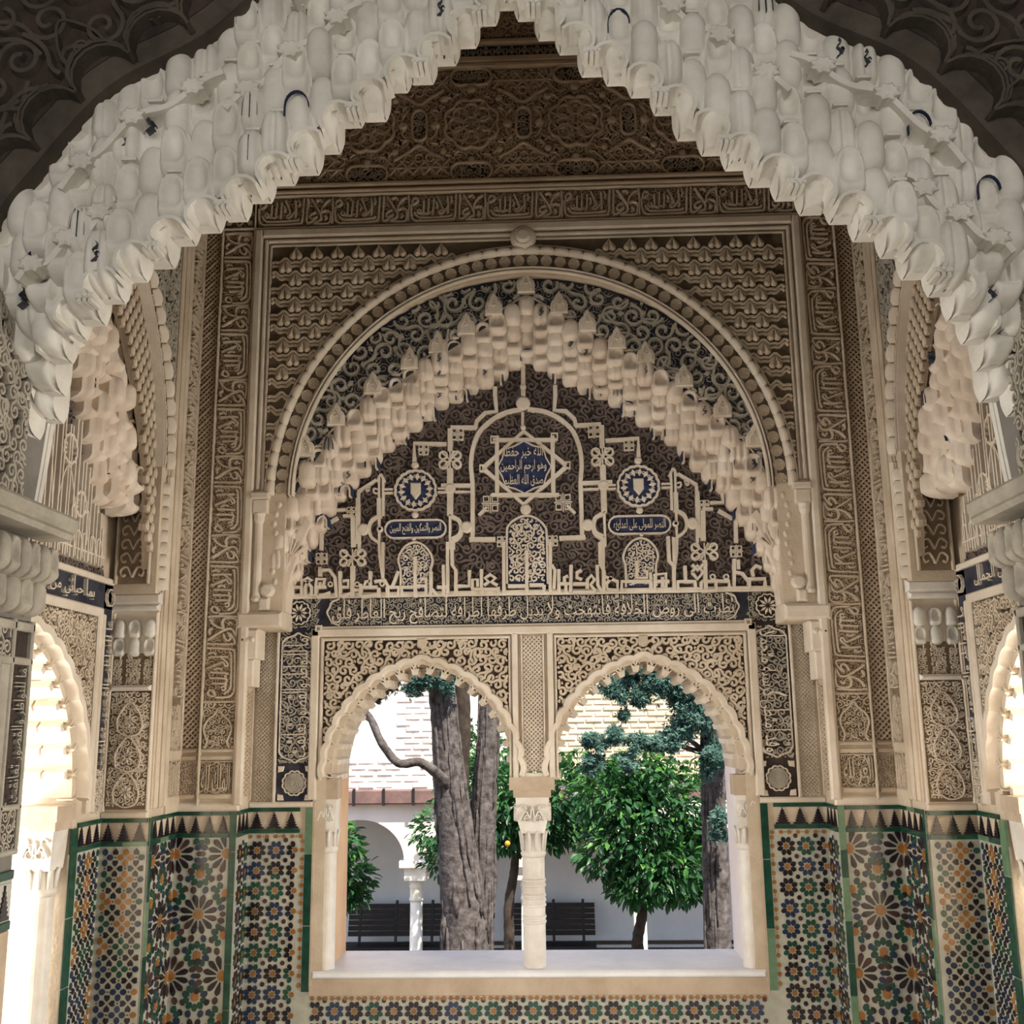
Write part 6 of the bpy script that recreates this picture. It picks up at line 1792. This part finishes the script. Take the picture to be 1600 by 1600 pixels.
# jambs of the entrance arch
def jamb(F, sg, nm):
    def R(a, b): return tuple(sorted((sg * a, sg * b)))
    t = thing('entrance_jamb', (-sg * 1.36, -2.33, 0), 'carved entrance jamb with stalactite cornice, %s' % ('on the louvred side' if sg > 0 else 'on the brightly lit side'), 'jamb')
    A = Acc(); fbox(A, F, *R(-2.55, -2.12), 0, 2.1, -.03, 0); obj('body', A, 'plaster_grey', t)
    A = Acc(); bars(A, F, [R(-2.60, -2.075) + (2.155, 2.20), R(-2.58, -2.095) + (2.13, 2.155)], .10, .012); obj('cornice', A, 'relief_grey', t)  # cornice and its cells: shadow put into a greyer plaster colour
    for r_, (z, n, hh) in enumerate(((2.075, 8, .05), (1.985, 6, .02))):
        for k in range(n):
            a = sg * (-2.55 + (k + .5) * .43 / n)
            inst('cell', CELL[(('bullet', 'niche')[(k + r_) % 2], 'relief_grey')], None, t, basis=frame_basis(F, a, z, hh, 0, .43 / n * 1.05, .075, .06))
    A = Acc(); G = Acc()
    fbox(G, F, *R(-2.55, -2.12), 1.29, 1.90, 0, .002)
    bars(A, F, [R(-2.55, -2.12) + (1.87, 1.895), R(-2.55, -2.12) + (1.78, 1.80), R(-2.55, -2.12) + (1.40, 1.415), R(-2.55, -2.12) + (1.285, 1.30), R(-2.135, -2.12) + (1.30, 1.9), R(-2.235, -2.22) + (1.30, 1.9), R(-2.29, -2.24) + (1.42, 1.78)], .016, .004)
    a0, a1 = R(-2.22, -2.135); lettering(A, F, 'ما للنواظر والقصور تعانقت', a0 + .01, a1 - .005, 1.42, 1.77, .016, 2.2, 0, 1 if sg > 0 else -1)
    a0, a1 = R(-2.55, -2.24); scrolls(A, F, lambda a, b: (a > a0) & (a < a1), (a0, a1, 1.43, 1.86), .045, .010, .014, 221)
    scrolls(A, F, lambda a, b: (a > min(sg * -2.55, sg * -2.14)) & (a < max(sg * -2.55, sg * -2.14)), (*R(-2.55, -2.14), 1.305, 1.395), .034, .008, .012, 222)
    obj('panel_ground', G, 'ground_dark', t); obj('panel_carving', A, 'relief_grey', t)
    # tile frieze and plain ochre dado
    A = Acc(); bars(A, F, [R(-2.55, -2.12) + (1.215, 1.245), R(-2.55, -2.12) + (1.095, 1.12), R(-2.55, -2.12) + (1.12, 1.215)], .006, .002); fr = obj('tile_frieze', A, 'tile_cream', t)
    A = Acc(); bars(A, F, [R(-2.55, -2.12) + (1.222, 1.246), R(-2.55, -2.12) + (1.095, 1.118)], .010, .003); obj('tile_strip', A, 'tile_border', t)
    A = Acc()
    for k in range(5):
        a = sg * (-2.16 - k * .075); plate(A, F, merl(a, 1.122, .060, .088), .010, .002)
    obj('tile_merlons', A, 'tile_black', t)
    A = Acc(); fbox(A, F, *R(-2.55, -2.12), 0, 1.093, 0, .006); obj('dado', A, 'stone_buff', t)
    # carved panel above the cornice
    A = Acc(); G = Acc()
    a0, a1 = R(-2.55, -2.30)
    fbox(G, F, a0, a1, 2.22, 2.72, .015, .03); obj('upper_ground', G, 'ground_dark', t)
    scrolls(A, F, lambda a, b: (a > a0) & (a < a1) & (b < 2.72), (a0, a1, 2.23, 2.72), .05, .012, .044, 223, .028); obj('upper_carving', A, 'relief_grey', t)
def merl(a, b, w, h):
    """stepped merlon outline"""
    L = [(a - w / 2, b)]
    n = 6
    for k in range(n):
        z = b + h * (k + 1) / (n + 1); ww = w / 2 * (1 - .8 * (k + .6) / n); w2 = w / 2 * (1 - .8 * (k + 1.5) / n)
        L += [(a - ww * 1.06, z - h * .05), (a - w2 * .72, z)]
    L += [(a - .004, b + h)]
    Rr = [(2 * a - x, z) for x, z in reversed(L)]
    return L + Rr
jamb(LJ, 1, 'left'); jamb(RJ, -1, 'right')
# ------------------------------------------------------------------ glazed tile dado
TM = {}
def tmesh(shape, colr):
    k = (shape, colr)
    if k in TM: return TM[k]
    A = Acc()
    if shape == 'petal':       # rounded shield, point to +x
        pts = [(-.5, -.10), (-.30, -.36), (.0, -.44), (.28, -.34), (.5, 0), (.28, .34), (.0, .44), (-.30, .36), (-.5, .10)]
    elif shape == 'long':
        pts = [(-.5, -.07), (.0, -.30), (.25, -.34), (.40, -.22), (.5, 0), (.40, .22), (.25, .34), (.0, .30), (-.5, .07)]
    elif shape == 'heart':
        pts = [(-.5, 0), (-.15, -.36), (.15, -.44), (.42, -.30), (.34, 0), (.42, .30), (.15, .44), (-.15, .36)]
    elif shape == 'dot':
        pts = arc(0, 0, .5, 0, 315, 8).tolist()
    elif shape.startswith('star'):
        n = int(shape[4:]); pts = []
        for i in range(2 * n):
            an = math.pi * i / n; r = .5 if i % 2 == 0 else .40
            pts.append((r * math.cos(an), r * math.sin(an)))
    elif shape == 'merlon':
        pts = merl(0, -.5, .80, 1.0)
    elif shape == 'bar':
        pts = [(-.5, -.5), (.5, -.5), (.5, .5), (-.5, .5)]
    plate(A, lib, pts, 1.0, .03 if shape != 'bar' else .02, -.5)
    me = A.mesh('tile'); me.materials.append(MAT['tile_' + colr]); TM[k] = me
    return me
TILE_H = .0035
class Panel:
    def __init__(s, F, lab, a0, a1, b0, b1, maxn=295):
        s.F = F; s.a0, s.a1, s.b0, s.b1 = a0, a1, b0, b1
        p = F.P(np.array((a0 + a1) / 2), np.array(0.0), 0)
        s.t = thing('tile_panel', tuple(p), lab, 'tile panel', 'glazed tile dado')
        A = Acc(); fbox(A, F, a0, a1, 0, b1, -.001, .004); obj('white_mosaic', A, 'tile_cream', s.t)
        s.q = []; s.max = maxn
    def put(s, shape, colr, a, b, ang, L, W=None, m=.0):
        if not (s.a0 + m < a < s.a1 - m and s.b0 + m < b < s.b1 - m): return
        s.q.append((shape, colr, a, b, ang, L, W or L))
    def flush(s):
        r = random.Random(3)
        q = sorted(s.q, key=lambda e: -e[5] * e[6])
        rest = {}
        for i, (shape, colr, a, b, ang, L, W) in enumerate(q):
            M_ = frame_basis(s.F, a, b, .004, ang, L, W, TILE_H * r.uniform(.7, 1.3))
            if i < s.max: inst('tile', tmesh(shape, colr), None, s.t, basis=M_)
            else:
                me = tmesh(shape, colr)
                V = np.array([(M_ @ v.co)[:] for v in me.vertices])
                rest.setdefault(colr, Acc()).add(V, [tuple(p.vertices) for p in me.polygons])
        for c, acc in rest.items(): obj('small_tiles', acc, 'tile_' + c, s.t, kind='stuff')
    def frieze(s, n, strip=True):
        F = s.F; W = s.a1 - s.a0
        for k in range(n):
            inst('merlon_tile', tmesh('merlon', 'black'), None, s.t, basis=frame_basis(F, s.a0 + (k + .5) * W / n, 1.177, .004, 0, W / n * 1.02, .076, TILE_H))
        m = max(1, round(W / .10))
        for z in (1.226, 1.128):
            for k in range(m):
                c = 'border' if rng.random() < .9 else 'border_pale'
                inst('strip_tile', tmesh('bar', c), None, s.t, basis=frame_basis(F, s.a0 + (k + .5) * W / m, z, .004, 0, W / m * .99, .019, TILE_H * 1.6))
    def side(s, a, w, z0, z1, pale=.15, colr='border', step=.16):
        z = z1
        while z > z0 + .01:
            h = min(step * rng.uniform(.7, 1.25), z - z0)
            inst('border_tile', tmesh('bar', 'border_pale' if rng.random() < pale else colr), None, s.t, basis=frame_basis(s.F, a, z - h / 2, .004, 0, w * .98, h * .985, TILE_H * 2.0))
            z -= h
    def eight(s, p, a_off, b_off, cols=('black', 'black', 'green', 'blue', 'black', 'green')):
        """eight-petalled rosettes on a square net"""
        r = random.Random(int(a_off * 1000) + 5)
        na = int((s.a1 - s.a0) / p) + 3; nb = int((s.b1 - s.b0) / p) + 3
        for i in range(-1, na):
            for j in range(-1, nb):
                a = s.a0 + a_off + i * p; b = s.b1 - b_off - j * p
                c = r.choice(cols)
                s.put('star8', 'ochre', a, b, .2, .027, None, .008)
                for k in range(8):
                    an = math.pi / 8 + k * math.pi / 4
                    s.put('petal', c if r.random() < .85 else r.choice(cols), a + .0305 * math.cos(an) * p / .0915, b + .0305 * math.sin(an) * p / .0915, an, .0295 * p / .0915, .0255 * p / .0915, .012)
                s.put('star8', r.choice(('black', 'brown')), a + p / 2, b - p / 2, .2, .024, None, .010)
    def great(s, a_c, b_c, dx, dz):
        """twelve-pointed great stars with rings of petals"""
        r = random.Random(11)
        for i in range(-3, 4):
            for j in range(-6, 7):
                if (i + j) % 2: continue
                a, b = a_c + i * dx, b_c + j * dz
                s.put('star12', 'ochre', a, b, 0, .050, None, .0)
                for k in range(12):
                    an = math.pi / 12 + k * math.pi / 6
                    d = np.array([math.cos(an), math.sin(an)])
                    s.put('long', 'black' if r.random() < .8 else 'brown', a + d[0] * .058, b + d[1] * .058, an, .060, .038, .014)
                    s.put('petal', r.choice(('brown', 'blue', 'black')), a + math.cos(an + math.pi / 12) * .128, b + math.sin(an + math.pi / 12) * .128, an + math.pi / 12, .030, .027, .014)
                    if True:
                        s.put('petal', r.choice(('brown', 'blue', 'blue', 'brown')), a + d[0] * .107, b + d[1] * .107, an + math.pi, .034, .031, .014)
                for e in (1, -1):
                    bb = b + e * dz * .66
                    s.put('star10', 'ochre', a, bb, .1, .040, None, .0)
                    for k in range(10):
                        an = math.pi / 2 * e + k * math.pi / 5
                        s.put('petal', 'green' if r.random() < .85 else 'border', a + .043 * math.cos(an), bb + .043 * math.sin(an), an, .034, .031, .014)
                for e in (1, -1):
                    s.put('star10', 'ochre', a + dx, b + e * dz * .31, .1, .038, None, .012)
    def cross(s, p, a_off, b_off):
        """four-petalled flowers alternating with dark hearts"""
        r = random.Random(int(abs(a_off) * 997) + 2)
        na = int((s.a1 - s.a0) / p) + 3; nb = int((s.b1 - s.b0) / p) + 3
        for i in range(-1, na):
            for j in range(-1, nb):
                a = s.a0 + a_off + i * p; b = s.b1 - b_off - j * p
                c = r.choice(('ochre', 'blue', 'green', 'border', 'blue', 'green', 'ochre'))
                for k in range(4):
                    an = k * math.pi / 2; d = (math.cos(an), math.sin(an))
                    s.put('petal', c, a + d[0] * .0225, b + d[1] * .0225, an, .029, .0285, .010)
                    s.put('heart', 'black', a + p / 2 + d[0] * .0215, b + p / 2 + d[1] * .0215, an, .030, .029, .010)
                s.put('dot', 'brown', a + p / 2, b, 0, .007, None, .004); s.put('dot', 'brown', a, b + p / 2, 0, .007, None, .004)
def edge_row(P, a0, a1, b, p, vertical=False):
    k = 0; x = a0
    while x < a1:
        a, bb = (b, x) if vertical else (x, b)
        P.put('petal', 'ochre', a, bb, (math.pi / 2 if vertical else 0) + (math.pi if k % 2 else 0), .022, .022)
        if k % 2: P.put('dot', 'ochre', *((b, x + p / 2) if vertical else (x + p / 2, b)), 0, .006)
        x += p; k += 1
for s in (-1, 1):
    who = ('on the sun-tinted-reveal side', 'on the pale-reveal side')[s > 0]
    # window wall, beside the opening
    a0, a1 = sorted((s * 1.058, s * 1.37))
    P = Panel(BI, 'narrow tile panel of small eight-petalled rosettes beside the window opening, %s' % who, a0, a1, .20, 1.115)
    gi = (a1 - .018) if s < 0 else (a0 + .018)
    P.side(gi, .036, .41, 1.235, .05, 'border', .30)
    if s < 0: P.a1 -= .062
    else: P.a0 += .062
    P.frieze(max(3, round((P.a1 - P.a0) / .072)))
    P.eight(.0915, .048 if s < 0 else .05, .075)
    if s < 0: P.a1 += .026
    else: P.a0 -= .026
    edge_row(P, .44, 1.10, (P.a1 - .012) if s < 0 else (P.a0 + .012), .040, True)
    edge_row(P, P.a0 + .015, P.a1, 1.103, .040)
    P.flush()
    # reveal of the window recess
    FJ = Fr((s * 1.37, 0, 0), (0, 1 if s < 0 else -1, 0), (0, 0, 1), (-s, 0, 0))
    lo, hi = (.0, .182) if s < 0 else (-.182, .0)
    P = Panel(FJ, 'slim tile strip on the short return beside the window recess, %s' % who, lo, hi, .20, 1.115, 150); P.frieze(max(3, round((P.a1 - P.a0) / .072))); P.eight(.0915, .05, .075); P.flush()
    # great star panel
    a0, a1 = sorted((s * 1.37, s * 1.655))
    P = Panel(BM, 'broad tile panel of great twelve-pointed stars, %s' % who, a0, a1, .20, 1.118)
    gi = (a1 - .015) if s < 0 else (a0 + .015)
    P.side(gi, .030, .0, 1.235, .25 if s < 0 else .5, 'border', .16)
    if s < 0: P.a1 -= .031
    else: P.a0 += .031
    P.frieze(max(3, round((P.a1 - P.a0) / .072)))
    P.great((P.a0 + P.a1) / 2, .785, .119, .262)
    P.flush()
    # return
    FR = LM if s < 0 else RM
    lo, hi = (-.34, -.008) if s < 0 else (.008, .34)
    P = Panel(FR, 'star tile panel on the deep return between wall and pier, %s' % who, lo, hi, .20, 1.118, 250)
    gi = (lo + .016) if s < 0 else (hi - .016)
    P.side(gi, .030, .0, 1.235, .25, 'border', .2)
    if s < 0: P.a0 += .032
    else: P.a1 -= .032
    P.frieze(max(3, round((P.a1 - P.a0) / .072))); P.great((P.a0 + P.a1) / 2, .785, .119, .262); P.flush()
    # pier front
    a0, a1 = sorted((s * 1.655, s * 1.86))
    P = Panel(PF, 'tile panel of four-petalled flowers and dark hearts on the pier front, %s' % who, a0, a1, .20, 1.118)
    P.frieze(max(3, round((P.a1 - P.a0) / .072))); P.cross(.0895, .030, .045); P.flush()
    # side wall towards the side window
    FS = LI if s < 0 else RI
    lo, hi = (-.645, -.356) if s < 0 else (.356, .645)
    P = Panel(FS, 'tile panel of four-petalled flowers beside the side window, %s' % who, lo, hi, .20, 1.118, 250)
    gi = (lo + .03) if s < 0 else (hi - .03)
    P.side(gi, .058, .0, 1.22, .1 if s < 0 else .5, 'border', .3)
    if s < 0: P.a0 += .062
    else: P.a1 -= .062
    P.frieze(max(3, round((P.a1 - P.a0) / .072))); P.cross(.0895, .03, .045); P.flush()
# panel under the sill
P = Panel(BI, 'long tile panel of eight-petalled rosettes under the window sill', -1.058, 1.058, .0, .395)
P.eight(.0915, .03, .068)
edge_row(P, -1.04, 1.05, .382, .0305)
P.b0 = .15
P.q = [e for e in P.q if e[3] > .20]
P.flush()
A = Acc(); fbox(A, BI, -1.06, 1.06, .392, SILL - .033, 0, .008, .003)
for s in (-1, 1):
    a0, a1 = sorted((s * 1.046, s * 1.062)); fbox(A, BI, a0, a1, .43, 1.26, 0, .010, .003)
obj('sill_bed', A, 'stone_buff', wall_back)
